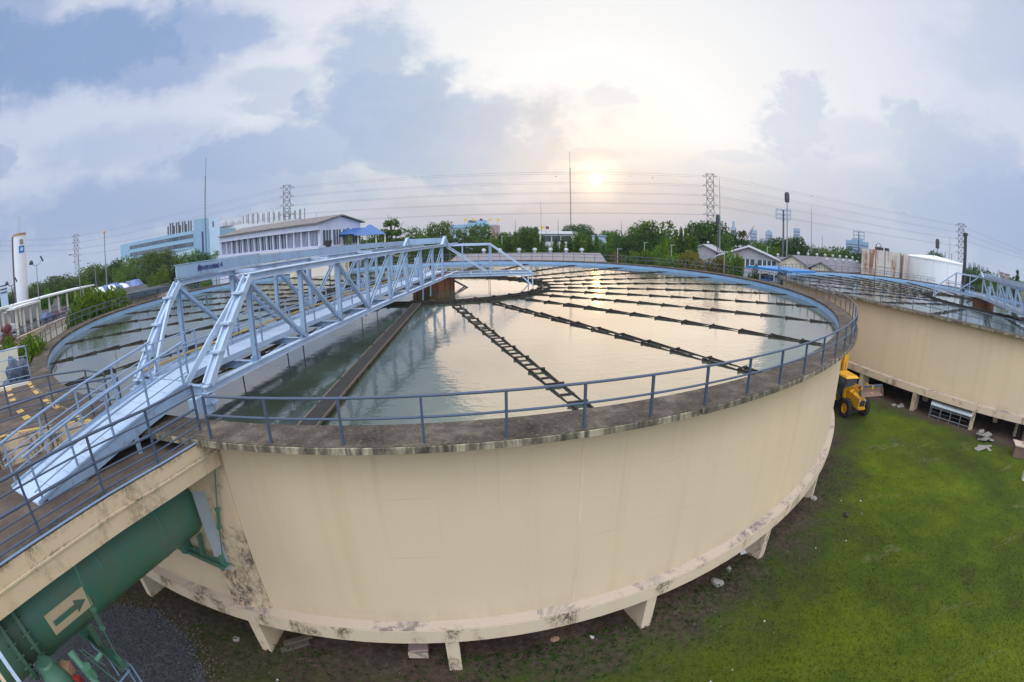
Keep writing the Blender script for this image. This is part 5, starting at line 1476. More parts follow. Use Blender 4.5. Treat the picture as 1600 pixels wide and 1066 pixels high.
# small blue office with flags
A, B = at_d(704, 360, 172), at_d(762, 358, 168)
sb_ = empty('small_office', (0, 0, 0), label='small pale blue office with a roof cabin behind the dome shaped tree', cat='building')
z1 = z_at(735, 351, 170)
g = MB(); wallbox(g, A, B, 14, 0, z1); g.build('wall', M['pale_cyan_wall'], sb_, fix=True)
face_box(A, B, -.02, 1.02, z1 - 1.1, z1 + .1, .6, .7).build('parapet', M['cyan_wall'], sb_, fix=True)
for f in (.15, .52, .8): face_box(A, B, f, f + .16, z1 - 4.2, z1 - 1.8, .05).build('window', W, sb_, fix=True)
A2, B2 = at_d(730, 350, 170), at_d(756, 350, 169)
g = MB(); wallbox(g, A2, B2, 9, z1, z_at(743, 344, 170)); g.build('roof_cabin', M['cyan_wall'], sb_, fix=True)
face_box(A2, B2, .12, .5, z1 + .6, z1 + 1.5, .05).build('cabin_window', W, sb_, fix=True)
A3, B3 = at_d(762.5, 356, 168), at_d(781, 356, 174)
g = MB(); wallbox(g, A3, B3, 10, 0, z_at(772, 352, 170)); g.build('side_wing', M['pink_wall'], sb_, fix=True)
for i, (px, cmat) in enumerate(((726, 'flag_yellow'), (738, 'flag_yellow'), (750, 'flag_dark'), (764, 'flag_yellow'), (777, 'flag_yellow'), (846, 'flag_yellow'), (853, 'flag_dark'))):
    D = 166 if px < 800 else 138
    fp = empty('flag_pole', at_d(px, 350, D).xy.to_3d(), 0, 'thin pole with a small %s flag above the %s' % ('yellow' if 'yellow' in cmat else 'dark red', 'small blue office' if px < 800 else 'flat white building'), 'flag', 'flags above the offices')
    zt_ = z_at(px, 341 if px < 800 else 353, D)
    MB().tube([(0, 0, 0), (0, 0, zt_)], .05, 6).build('pole', M['grey_steel'], fp)
    MB().add([(0, 0, zt_ - .1), (.9, .2, zt_ - .25), (.85, .15, zt_ - 1.0), (0, 0, zt_ - .9)], [(0, 1, 2, 3)]).build('flag', M[cmat], fp)
# flat white building beyond the conifers
A, B = at_d(841, 375, 142), at_d(893, 375, 140)
fw = empty('flat_white_building', (0, 0, 0), label='flat roofed white building with dark ribbon windows behind the conifer row', cat='building')
zt = z_at(868, 362, 141)
g = MB(); wallbox(g, A, B, 12, 0, zt); g.build('wall', M['white_wall'], fw, fix=True)
face_box(A, B, -.03, 1.03, zt - .7, zt + .1, .8, .9).build('roof_edge', M['pale_tank'], fw, fix=True)
for k in range(3):
    face_box(A, B, .14 + k * .28, .39 + k * .28, zt - 3.0, zt - 1.3, .06).build('window', W, fw, fix=True)
    face_box(A, B, .02 + k * .15, .14 + k * .15, zt - 8.2, zt - 6.4, .06).build('window', W, fw, fix=True)
A, B = at_d(925, 378, 145), at_d(948, 378, 145)
bs = empty('blue_shed', (0, 0, 0), label='small pale cyan shed glimpsed between the trees', cat='shed')
g = MB(); wallbox(g, A, B, 8, 0, z_at(935, 369, 145)); g.build('wall', M['pale_cyan_wall'], bs, fix=True)
g = MB(); wallbox(g, at_d(924, 378, 144.5), at_d(949, 378, 144.5), 9, z_at(935, 369, 145), z_at(935, 368, 145)); g.build('roof', M['cyan_wall'], bs, fix=True)
# long low roof with ventilators just beyond the far rim
lr = empty('long_low_roof', (0, 0, 0), label='long weathered low roof with seven white ventilators beyond the far rim', cat='shed')
zr = z_at(800, 395, 92); ze = z_at(800, 408, 84)
a0, a1 = at_d(716, 396, 92), at_d(938, 394, 92); b0, b1 = at_d(700, 409, 84), at_d(948, 408, 84); c0_, c1_ = at_d(722, 396, 100), at_d(930, 394, 100)
g = MB()
q = [Vector((b0.x, b0.y, ze)), Vector((b1.x, b1.y, ze)), Vector((a1.x, a1.y, zr)), Vector((a0.x, a0.y, zr)), Vector((c1_.x, c1_.y, ze)), Vector((c0_.x, c0_.y, ze))]
g.add(q + [k + Vector((0, 0, -.2)) for k in q], [(0, 1, 2, 3), (3, 2, 4, 5), (6, 9, 8, 7), (9, 11, 10, 8), (0, 6, 7, 1), (1, 7, 8, 2), (2, 8, 10, 4), (4, 10, 11, 5), (5, 11, 9, 3), (3, 9, 6, 0)])
g.build('roof', M['roof_purple'] if False else M['roof_grey'], lr, fix=True)
g = MB(); g.prism([(k.x, k.y) for k in (b0 + (a0 - b0) * .1, b1 + (a1 - b1) * .1, c1_, c0_)], 0, ze - .25); g.build('wall', M['white_wall'], lr, fix=True)
for k in range(7):
    px = 762 + k * 24.5 - (6 if k < 2 else 0); p = at_d(px, 396, 91.5)
    MB().lathe((p.x, p.y, zr - .3), [(.30, 0), (.30, .7), (.48, .72), (.48, .92), (.34, 1.15), (.2, 1.2), (0, 1.22)], 12).build('ventilator', M['galvanised'], lr)
# white gabled shed and the grey shed roofs on the right
def gable(name, pa, pb, D0, D1, zr, ze, wallm, roofm, label, cat='shed', vents=0, windows=0, to=None):
    """a shed: front gable between the picture columns pa and pb at D0, running back to D1"""
    root = empty(name, (0, 0, 0), label=label, cat=cat)
    A, B = at_d(pa, 410, D0), at_d(pb, 410, D0); A.z = B.z = 0
    m_ = (A + B) / 2; back = Vector((m_.x, m_.y, 0)).normalized() * (D1 - D0)
    if to:                        # the ridge runs off towards this picture column
        e_ = at_d(to, 410, D1); back = Vector((e_.x - m_.x, e_.y - m_.y, 0))
    zz = lambda v, z: v + Vector((0, 0, z))
    g = MB()
    g.add([zz(A, 0), zz(B, 0), zz(B, ze), zz(m_, zr), zz(A, ze)] + [zz(v_ + back, z) for v_, z in ((A, 0), (B, 0), (B, ze), (m_, zr), (A, ze))],
          [(0, 1, 2, 3, 4), (9, 8, 7, 6, 5), (0, 5, 6, 1), (1, 6, 7, 2), (0, 4, 9, 5)])
    g.build('wall', wallm, root, fix=True)
    d = (B - A).normalized(); ov = .8; f = -back.normalized() * .7
    g = MB()
    sl = (zr - ze) / ((B - A).length / 2)
    for e, sg in ((A, -1), (B, 1)):
        q = [zz(e + d * sg * ov + f, ze - sl * ov + .05), zz(m_ + f, zr + .05), zz(m_ + back, zr + .05), zz(e + d * sg * ov + back, ze - sl * ov + .05)]
        g.add(q + [k + Vector((0, 0, .15)) for k in q], [(3, 2, 1, 0), (4, 5, 6, 7), (0, 1, 5, 4), (1, 2, 6, 5), (2, 3, 7, 6), (3, 0, 4, 7)])
    g.build('roof', roofm, root, fix=True)
    for k in range(vents):
        p = m_ + back * ((k + .5) / vents)
        MB().lathe((p.x, p.y, zr), [(.2, 0), (.2, .4), (.38, .45), (.38, .7), (.2, .9), (0, .95)], 10).build('ventilator', M['galvanised'], root)
    for k in range(windows):
        f0 = .30 + k * .36
        w = face_box(A, B, f0, f0 + .30, ze - 1.5, ze - .1, .05).build('window', W, root, fix=True)
        for q in (.25, .5, .75): face_box(A, B, f0 + .3 * q - .008, f0 + .3 * q + .008, ze - 1.5, ze - .1, .11).build('mullion', M['white_wall'], w, fix=True)
    return root
gable('white_shed', 1122, 1216, 88, 130, z_at(1160, 386, 90), z_at(1205, 407, 88), M['roof_light'], M['roof_light'], 'white gabled shed with small paned windows behind the far right rim', windows=2)
gable('grey_shed', 1080, 1118, 112, 150, z_at(1100, 383, 112), z_at(1090, 391, 112), M['roof_light'], M['roof_light'], 'pale grey shed roof dotted with white ventilators left of the white shed', vents=6, to=1160)
gable('cream_shed', 1212, 1266, 100, 138, z_at(1238, 400, 100), z_at(1255, 417, 100), M['cream_plain'], M['roof_purple'], 'cream gabled shed with a dark grey roof behind the second tank', vents=9, to=1345)
gable('cream_shed', 1268, 1302, 92, 122, z_at(1286, 410, 96), z_at(1296, 420, 96), M['cream_plain'], M['roof_purple'], 'smaller cream gabled shed right of the bigger cream gable', vents=8, to=1370)
gable('grey_shed', 1190, 1222, 112, 150, z_at(1206, 402, 112), z_at(1215, 412, 112), M['cream_plain'], M['roof_purple'], 'far dark grey shed roof with white ventilators between the white and the cream gable', vents=9, to=1330)
# flat blue canopy over parked cars between the tanks
cn = empty('blue_canopy', (0, 0, 0), label='flat blue edged canopy over dark cars between the two tanks', cat='canopy')
a_, b_ = at_d(1166, 415, 66), at_d(1232, 423, 62); z_c = (a_.z + b_.z) / 2
g = MB(); wallbox(g, a_, b_, 8, z_c - .3, z_c); g.build('roof', M['sign_blue'], cn, fix=True)
for f in (.02, .35, .68, .98):
    q = a_.lerp(b_, f); MB().box((q.x, q.y, z_c / 2 - .15), (.14, .14, z_c - .32)).build('post', M['white_blue'], cn)
for i, (px, mt, D) in enumerate(((1190, 'car_grey', 68), (1206, 'car_blue', 66), (1222, 'car_grey', 64))):
    q = at_d(px, 424, D)
    cr = empty('parked_car', (q.x, q.y, 6.3), .5, '%s car under the blue canopy' % ('dark blue' if i == 1 else ('left dark grey' if i == 0 else 'right dark grey')), 'car', 'cars under the canopy')
    MB().prism([(-2, -.8), (2, -.8), (2, .8), (-2, .8)], .35, .85).add([(-1.2, -.7, .85), (1.3, -.7, .85), (1.3, .7, .85), (-1.2, .7, .85), (-.8, -.6, 1.4), (.9, -.6, 1.4), (.9, .6, 1.4), (-.8, .6, 1.4)], [(4, 5, 6, 7), (0, 1, 5, 4), (1, 2, 6, 5), (2, 3, 7, 6), (3, 0, 4, 7)]).build('body', M[mt], cr, bevel=.08)
    for x in (-1.3, 1.3):
        for y in (-.8, .8): MB().lathe((x, y - .1, .33), [(0, 0), (.33, 0), (.33, .2), (0, .2)], 16, (0, 1, 0)).build('wheel', M['rubber'], cr)
dk = empty('car_deck', (0, 0, 0), label='raised teal walled deck carrying the cars between the tanks', cat='deck')
g = MB(); wallbox(g, at_d(1168, 430, 62), at_d(1234, 432, 58), 14, 0, 6.25); g.build('wall', M['green_light'], dk, fix=True)
# rusty square tank and white round tank
rt = empty('rusty_tank', (0, 0, 0), label='tall rust streaked square steel tank with ribs behind the second tank', cat='tank')
A, B = at_d(1346, 410, 104), at_d(1408, 425, 101)
zt = z_at(1350, 388, 104)
g = MB(); nb = wallbox(g, A, B, 8, 0, zt); g.build('wall', M['rusty_white'], rt, fix=True)
for k in range(6): face_box(A, B, k * .19 + .015, k * .19 + .03, 3, zt, .16, .2).build('rib', M['grey_steel'] if k % 2 else M['rusty_white'], rt, fix=True)
for z in (zt - 3.2, zt - 6.5): face_box(A, B, 0, 1, z, z + .14, .10, .14).build('stiffener', M['rusty_white'], rt, fix=True)
face_box(A, B, 1.003, 1.02, 2, zt - .4, .3, .5).build('ladder', M['dark_steel'], rt, fix=True)
for f in (.25, .35, .5): 
    q = A.lerp(B, f); MB().box((q.x + nb.x * 4, q.y + nb.y * 4, zt + .3), (.8, .8, .7)).build('hatch', M['dark_steel'], rt)
wt = empty('white_tank', (0, 0, 0), label='big white round tank right of the rusty square tank', cat='tank')
cW = at_d(1459, 420, 112); rW = span(1411, 1507, 420, 112) / 2
zt = z_at(1459, 407, 106)
MB().lathe((cW.x, cW.y, 0), [(rW, 0), (rW, zt), (rW + .12, zt), (rW + .12, zt + .25), (rW - .2, zt + .35), (0, zt + 1.1)], 64).build('shell', M['pale_tank'], wt)
for k in range(7):
    a = math.atan2(-cW.y, -cW.x) + (k - 3) * .45
    q = (cW.x + (rW + .05) * math.cos(a), cW.y + (rW + .05) * math.sin(a)); MB().box((q[0], q[1], zt / 2), (.06, .16, zt), a).build('seam', M['pale_tank'], wt)
for dx in (-3, 2, 5): MB().tube([(cW.x + dx, cW.y - 2, zt), (cW.x + dx, cW.y - 2, zt + 2.2)], .08, 6).build('vent_pipe', M['dark_steel'], wt)
ch = empty('chimney', (0, 0, 0), label='slim black chimney with a stay beside the white tank', cat='chimney')
q = at_d(1508, 400, 92); MB().tube([(q.x, q.y, 0), (q.x, q.y, z_at(1508, 367, 92))], .34, 12).lathe((q.x, q.y, z_at(1508, 367, 92) - .2), [(.34, 0), (.55, .05), (.55, .5), (.34, .55)], 12).build('stack', M['dark_steel'], ch)
MB().tube([(q.x - 1.8, q.y, 0), (q.x - .2, q.y, z_at(1508, 385, 92))], .12, 8).build('stay', M['dark_steel'], ch)
# distant towers and houses
def tower(px0, px1, ytop, D, mat, label, name='office_tower', cat='tower', cap=0, group=None, dep=None):
    p = at_d((px0 + px1) / 2, ytop, D); w = span(px0, px1, ytop, D)
    r_ = empty(name, (p.x, p.y, 0), math.atan2(-p.x, p.y), label, cat, group)
    d = dep or w
    MB().box((0, 0, p.z / 2), (w, d, p.z)).build('wall', M[mat], r_)
    nf = max(3, int((p.z - 10) / 9))
    for k in range(nf):
        MB().box((0, -d / 2 - .05, 14 + (p.z - 16) * k / nf), (w * .92, .1, (p.z - 16) / nf * .45)).build('window_band', W, r_)
    if cap:
        MB().box((0, 0, p.z + cap / 2), (w * .5, d * .5, cap)).build('roof_cap', M[mat], r_)
    return r_
tower(1142, 1150, 355, 1500, 'tower_glass', 'slim blue tower with a spike, leftmost of the far office towers', cap=18)
tower(1172, 1183, 360, 1400, 'tower_glass', 'flat topped blue tower left of the low one', cap=0)
tower(1187, 1195, 372, 1450, 'tower_pale', 'low pale block between two far blue towers')
tower(1196, 1207, 362, 1400, 'tower_glass', 'blue tower right of the low pale block', cap=4)
tower(1240, 1250, 357, 1300, 'tower_glass', 'lone blue tower right of the tall pale mast')
tower(1322, 1357, 377, 700, 'tower_glass', 'wide blue grey block of flats behind the rusty tank', name='apartment_block', cat='building', cap=3, dep=18)
for i, (a, b, y, k) in enumerate(((1513, 1518, 411, 'shortest teal tower'), (1520, 1525, 410, 'pointed teal tower'), (1527, 1532, 413, 'middle teal tower'), (1533, 1538, 416, 'lower teal tower'), (1541, 1545, 418, 'last teal tower on the right'))):
    tower(a, b, y, 1300, 'tower_pale', k + ' of the cluster right of the chimney', group='teal towers')
tower(1561, 1568, 425, 420, 'pink_wall', 'narrow pinkish house block near the cone shaped pine', name='house', cat='house', dep=8)
tower(1570, 1578, 428, 420, 'pink_wall', 'wider pinkish house block near the cone shaped pine', name='house', cat='house', dep=8)
tower(0, 11, 452, 170, 'pale_cyan_wall', 'pale blue low building at the far left edge', name='low_building', cat='building', dep=12)
# white water tower
wt2 = empty('water_tower', (0, 0, 0), label='slim white cylindrical water tower with a blue square sign at the far left', cat='water tower')
q = at_d(31, 400, 190); rr_ = span(21, 40.5, 410, 190) / 2; zt = z_at(31, 370, 190)
MB().lathe((q.x, q.y, 0), [(rr_, 0), (rr_, zt), (rr_ * 1.02, zt), (rr_ * 1.02, zt + .5), (0, zt + 1.2)], 40).build('shaft', M['pale_tank'], wt2)
fd = Vector((-q.x, -q.y, 0)).normalized(); sdv = Vector((fd.y, -fd.x, 0))
def curved(a0, a1, z0, z1, mat, nm, r_=1.01):
    base = math.atan2(fd.y, fd.x); g = MB()
    g.sweep((q.x, q.y), [(rr_ * r_, z0), (rr_ * r_ + .05, z0), (rr_ * r_ + .05, z1), (rr_ * r_, z1)], math.degrees(base) + a0, math.degrees(base) + a1, 10)
    return g.build(nm, M[mat], wt2)
curved(-8, 46, z_at(33, 396, 190), z_at(33, 385, 190), 'sign_blue', 'sign_panel')
curved(8, 32, z_at(33, 393, 190), z_at(33, 388, 190), 'pale_cyan_wall', 'sign_emblem', 1.025)
curved(2, 34, z_at(33, 383, 190), z_at(33, 375, 190), 'grey_steel', 'number_mark')
cl = q - sdv * (rr_ + .5)
sgn = -1 if at_d(20, 400, 190).x < q.x else 1
MB().box((q.x + fd.x * .2 + (at_d(20.5, 400, 190) - q).x, q.y + (at_d(20.5, 400, 190) - q).y, zt / 2), (.9, .9, zt + 1)).build('ladder_cage', M['pylon_steel'], wt2)
for dx in (-1.2, .6): MB().tube([(q.x + dx, q.y, zt), (q.x + dx, q.y, zt + 7)], .07, 5).build('aerial', M['grey_steel'], wt2)
curved(-80, 80, zt + .2, zt + 1.0, 'terracotta', 'roof_rim', 1.03)

# ------------------------------------------------------------------ filter terrace on the left
TZ = 6.0
ter = empty('filter_terrace', (0, 0, 0), label='raised cream walled terrace with carports and basins left of the near tank', cat='terrace')
te = [at_z(-60, 590, TZ), at_z(0, 543, TZ), at_z(95, 500, TZ), at_z(150, 481, TZ), at_z(205, 466, TZ), at_z(265, 451, TZ)]
te = [(p.x, p.y) for p in te]
poly = te + [(-150, te[-1][1] + 60), (-210, 130), (-190, 10)]
MB().prism(poly, 0, TZ - .004).build('wall', M['cream_plain'], ter, fix=True)
MB().prism([(x * .996, y * .996) for x, y in poly], TZ - .004, TZ + .012).build('surface', M['asphalt'], ter, fix=True)
strip(te, -.5, .15, TZ - .5, TZ + .15).build('kerb', M['ledge_concrete'], ter, fix=True)
rail_run('terrace_railing', [Vector(te[1]).lerp(Vector(te[2]), k / 12) * 1.012 for k in range(13)], [TZ] * 13, [TZ + 1.1] * 13, (1, .5), 'thin dark railing along the terrace kerb above the cream wall', 'terrace railings', M['rail_blue'], rtop=.04, rbar=.03)
rail_run('terrace_railing', [Vector(te[2]).lerp(Vector(te[5]), k / 14) * 1.01 for k in range(15)], [TZ] * 15, [TZ + 1.1] * 15, (1, .5), 'thin pale railing along the basin edge behind the big bush', 'terrace railings', M['light_rail'], rtop=.04, rbar=.03)
def canopy(pa, pb, D0, D1, y0, y1, label, dep, mat='white_wall', nposts=6):
    r_ = empty('carport', (0, 0, 0), label=label, cat='carport')
    a, b = at_d(pa, y0, D0), at_d(pb, y1, D1); z = (a.z + b.z) / 2
    g = MB(); n_ = wallbox(g, a, b, dep, z - .28, z); g.build('roof', M[mat], r_, fix=True)
    for k in range(nposts):
        q = a.lerp(b, (k + .3) / (nposts - .4)); q = q + Vector((n_.x, n_.y, 0)) * .6
        MB().box((q.x, q.y, (TZ + z) / 2 - .14), (.34, .34, z - TZ - .28)).build('post', M['cream_plain'], r_)
    return r_
canopy(-8, 148, 84, 108, 478, 449.5, 'long white carport roof on cream posts across the terrace', 7, nposts=11)
canopy(-6, 17, 72, 74, 482, 478, 'small white shelter at the left edge of the terrace', 4, nposts=3)
canopy(24, 63, 72, 78, 480, 469, 'small white gate shelter with glass sides before the long carport', 3.5, nposts=4)
for i, (px, py, D, mt, lb) in enumerate(((6, 517, 66, 'car_grey', 'dark grey car at the left edge by the terrace railing'), (72, 490, 84, 'car_blue', 'dark blue car parked under the long carport'), (16, 494, 78, 'car_white', 'white car under the left shelter'))):
    q = at_d(px, py, D)
    cr = empty('parked_car', (q.x, q.y, TZ), 1.0 + i, lb, 'car', 'cars on the terrace')
    MB().prism([(-2, -.8), (2, -.8), (2, .8), (-2, .8)], .35, .85).add([(-1.2, -.7, .85), (1.3, -.7, .85), (1.3, .7, .85), (-1.2, .7, .85), (-.8, -.6, 1.4), (.9, -.6, 1.4), (.9, .6, 1.4), (-.8, .6, 1.4)], [(4, 5, 6, 7), (0, 1, 5, 4), (1, 2, 6, 5), (2, 3, 7, 6), (3, 0, 4, 7)]).build('body', M[mt], cr, bevel=.1)
    for x in (-1.3, 1.3):
        for y in (-.8, .8): MB().lathe((x, y - .1, .33), [(0, 0), (.33, 0), (.33, .2), (0, .2)], 16, (0, 1, 0)).build('wheel', M['rubber'], cr)
def motorbike(px, py, D, lb):
    q = at_d(px, py, D); r_ = empty('motorbike', (q.x, q.y, TZ), random.uniform(0, 3), lb, 'motorbike', 'motorbikes under the carport')
    for x in (-.62, .62): MB().lathe((x, -.05, .3), [(.2, 0), (.3, 0), (.3, .1), (.2, .1), (.2, 0)], 14, (0, 1, 0)).build('wheel', M['rubber'], r_)
    MB().bar((-.6, 0, .35), (.1, 0, .45), .22, .25).bar((.1, 0, .45), (.5, 0, .95), .18, .18).box((-.35, 0, .75), (.75, .24, .16)).build('body', M['car_red' if int(px) % 2 else 'car_grey'], r_, bevel=.03)
    MB().tube([(.48, -.32, 1.02), (.48, .32, 1.02)], .025, 6).build('handlebar', M['dark_steel'], r_)
for px, py, D in ((84, 484, 86), (89, 482, 87), (94, 480, 88), (99, 479, 89)):
    motorbike(px, py, D, 'motorbike in the row at the right end of the long carport')
fb = tree('shrub', 8, 508, 62, 19, 'dark red flowering bush at the left edge of the terrace', 'bush', v=1, zb=TZ, name='bush')
for o in KIDS[fb.name]:
    if o.name.startswith('crown'):
        me = o.data.copy(); me.materials.clear(); me.materials.append(M['red_bloom']); o.data = me
# basins with blue covers
for i, (pa, pb, D0, D1, y0, y1, lb) in enumerate(((152, 215, 108, 112, 452, 434, 'long basin with wrinkled blue covers on the terrace'), (160, 268, 92, 100, 463, 444, 'dark walled water basin in front of the blue covered one'))):
    r_ = empty('filter_basin', (0, 0, 0), label=lb, cat='basin')
    a, b = at_d(pa, y0, D0), at_d(pb, y1, D1)
    zt_ = TZ + (1.6 if i == 0 else 1.0)
    g = MB(); wallbox(g, a, b, 8, TZ, zt_); g.build('wall', M['roof_grey'] if i == 0 else M['dark_steel'], r_, fix=True)
    if i == 0:
        for k in range(14):
            q = a.lerp(b, (k + .5) / 14) + Vector((a.x, a.y, 0)).normalized() * random.uniform(1, 5)
            MB().lathe((q.x, q.y, zt_), [(2.0, 0), (1.7, .5), (.9, .9 + random.uniform(0, .5)), (0, 1.2)], 9).build('cover', M['blue_tarp' if k % 4 else 'pale_tank'], r_)
    else:
        for k in range(5):
            f0 = .04 + k * .19; face_box(a, b, f0, f0 + .16, TZ + .2, zt_ - .2, .08).build('panel', M['rail_blue'], r_, fix=True)
hp = empty('tarpaulin_heap', at_z(36, 602, 7.0), 0, 'blue grey heap under tarpaulin below the bush by the rim end', 'tarpaulin')
bm = bmesh.new(); bmesh.ops.create_icosphere(bm, subdivisions=4, radius=1)
for v in bm.verts:
    k = 1 + .28 * math.sin(v.co.x * 7 + 1) * math.sin(v.co.y * 6) + .18 * math.sin(v.co.z * 11 + v.co.x * 9)
    v.co = Vector((v.co.x * 1.5 * k, v.co.y * 1.1 * k, max(-.5, v.co.z) * 1.3 * k))
me = bpy.data.meshes.new('cover'); bm.to_mesh(me); bm.free(); me.materials.append(M['rail_blue'])
o = bpy.data.objects.new('cover', me); COL.objects.link(o); o.parent = hp
lw = at_z(-5, 560, 8.6)
wall_l = MB().box((0, 0, 4.4), (2.4, .3, 8.8), R(55)).build('cream_wall_end', M['cream_plain'], None, 'end of a cream wall at the left edge beside the bush', 'wall', loc=(lw.x - .8, lw.y + .9, 0))

# ------------------------------------------------------------------ masts, lamps, pylons, wires
def pylon(px, ytop, D, hw, label, sc_=1.0):
    p = at_d(px, ytop, D); H = p.z
    r_ = empty('lattice_pylon', (p.x, p.y, 0), math.atan2(-p.x, p.y), label, 'pylon', 'lattice pylons')
    g = MB(); n_ = 11; t = hw * .085
    wz = lambda z: hw * (1.0 if z > H * .45 else 1 + (H * .45 - z) / (H * .45) * 1.1)
    zs = [H * k / n_ for k in range(n_ + 1)]
    for i in range(n_):
        w0, w1 = wz(zs[i]), wz(zs[i + 1])
        c0 = [Vector((sx * w0, sy * w0, zs[i])) for sx, sy in ((-1, -1), (1, -1), (1, 1), (-1, 1))]
        c1 = [Vector((sx * w1, sy * w1, zs[i + 1])) for sx, sy in ((-1, -1), (1, -1), (1, 1), (-1, 1))]
        for k in range(4):
            g.bar(c0[k], c1[k], t * 1.5, t * 1.5); g.bar(c0[k], c1[(k + 1) % 4], t, t); g.bar(c0[(k + 1) % 4], c1[k], t, t); g.bar(c1[k], c1[(k + 1) % 4], t, t)
    g.build('tower_frame', M['pylon_steel'], r_)
    for k in range(5):
        z = H * (.97 - k * .105)
        for s in (-1, 1):
            a = MB(); a.bar((s * hw, 0, z), (s * hw * 2.1, 0, z + .1), t * 1.3, t * 1.3); a.bar((s * hw, 0, z + H * .03), (s * hw * 2.1, 0, z + .1), t, t)
            a.build('cross_arm', M['pylon_steel'], r_)
    return p, hw * 2.1
PY = [pylon(118.5, 367, 330, 1.6, 'far left lattice pylon behind the twin lamp post'), pylon(448, 290, 230, 1.7, 'lattice pylon behind the roof of the violet white building'),
      pylon(1109, 272, 215, 1.6, 'tall lattice pylon right of the sun'), pylon(1502, 350, 300, 1.9, 'lattice pylon behind the black chimney')]
wr = 0
def wires(p, q, drop0, drop1, n_, sag, label):
    global wr
    for s in (-1, 1):
        for k in range(n_):
            z0, z1 = p.z * (.97 - k * .105) + drop0, q.z * (.97 - k * .105) + drop1
            d = Vector((q.x - p.x, q.y - p.y, 0)).normalized(); sd_ = Vector((d.y, -d.x, 0)) * 3.2 * s
            a, b = Vector((p.x, p.y, z0)) + sd_, Vector((q.x, q.y, z1)) + sd_
            pts = [a.lerp(b, i / 24) - Vector((0, 0, sag * 4 * (i / 24) * (1 - i / 24))) for i in range(25)]
            o = MB().tube(pts, .038, 4).build('power_line', M['grey_steel'], None, '%s %s' % (('near side' if s < 0 else 'far side') + ' ' + ('top', 'second', 'third', 'fourth', 'fifth')[k], label), 'cable', 'overhead power lines')
wires(PY[1][0], PY[2][0], 0, 0, 5, 2.0, 'power line between the two central pylons')
wires(PY[2][0], PY[3][0], 0, 0, 4, 3.0, 'power line from the tall pylon to the right pylon')
wires(PY[0][0], PY[1][0], 0, 0, 4, 3.0, 'power line from the left pylon to the roof pylon')
wires(PY[0][0], at_d(-60, 440, 330), 0, 25, 3, 2.0, 'power line leaving the left pylon for the frame edge')
wires(PY[3][0], at_d(1660, 470, 320), 0, 20, 3, 2.0, 'power line leaving the right pylon for the frame edge')
def mast(px, ytop, D, r0, label, mat='grey_steel', lattice=False, cat='mast', top=None):
    p = at_d(px, ytop, D); H = p.z
    r_ = empty('radio_mast', (p.x, p.y, 0), 0, label, cat)
    if lattice:
        g = MB()
        for a in (0, 2.1, 4.2): g.tube([(math.cos(a) * r0, math.sin(a) * r0, 0), (math.cos(a) * r0 * .8, math.sin(a) * r0 * .8, H * .86)], r0 * .2, 4)
        n_ = 34
        for i in range(n_):
            z0, z1 = H * .86 * i / n_, H * .86 * (i + 1) / n_
            for j, a in enumerate((0, 2.1, 4.2)):
                b = (2.1, 4.2, 0)[j]; g.tube([(math.cos(a) * r0 * .9, math.sin(a) * r0 * .9, z0), (math.cos(b) * r0 * .9, math.sin(b) * r0 * .9, z1)], r0 * .12, 3)
        g.build('mast_frame', M[mat], r_)
        MB().tube([(0, 0, H * .85), (0, 0, H)], r0 * .25, 5).build('whip_aerial', M[mat], r_)
    else:
        MB().tube([(0, 0, 0), (0, 0, H * .5), (0, 0, H)], [r0, r0 * .8, r0 * .45], 8).build('pole', M[mat], r_)
        MB().tube([(0, 0, H), (0, 0, H + r0 * 6)], r0 * .2, 4).build('tip', M[mat], r_)
    return r_
mast(322, 247, 164, .28, 'tall thin lattice mast on the blue stair tower', 'pylon_steel', True)
mast(890, 237, 150, .20, 'tall lattice mast left of the sun', 'pylon_steel', True)
mast(845, 316, 145, .10, 'thin whip mast left of the tall lattice one')
mast(1124, 281, 110, .14, 'thin lamp like mast right of the tall pylon')
mast(1268, 327, 130, .14, 'thin pale mast between the lone tower and the floodlights')
mast(1484, 372, 110, .09, 'thin mast above the white tank')
mast(805, 346, 130, .12, 'short dark post above the slim conifers', 'dark_steel')
mast(872, 346, 130, .12, 'short dark post behind the flat white building', 'dark_steel')
mast(971, 349, 150, .14, 'short dark post right of the sun reflection', 'dark_steel')
mast(1285, 371, 130, .10, 'small dark post above the shed row trees', 'dark_steel')
mast(494, 334, 120, .07, 'thin pole at the ridge of the violet white building', 'dark_steel')
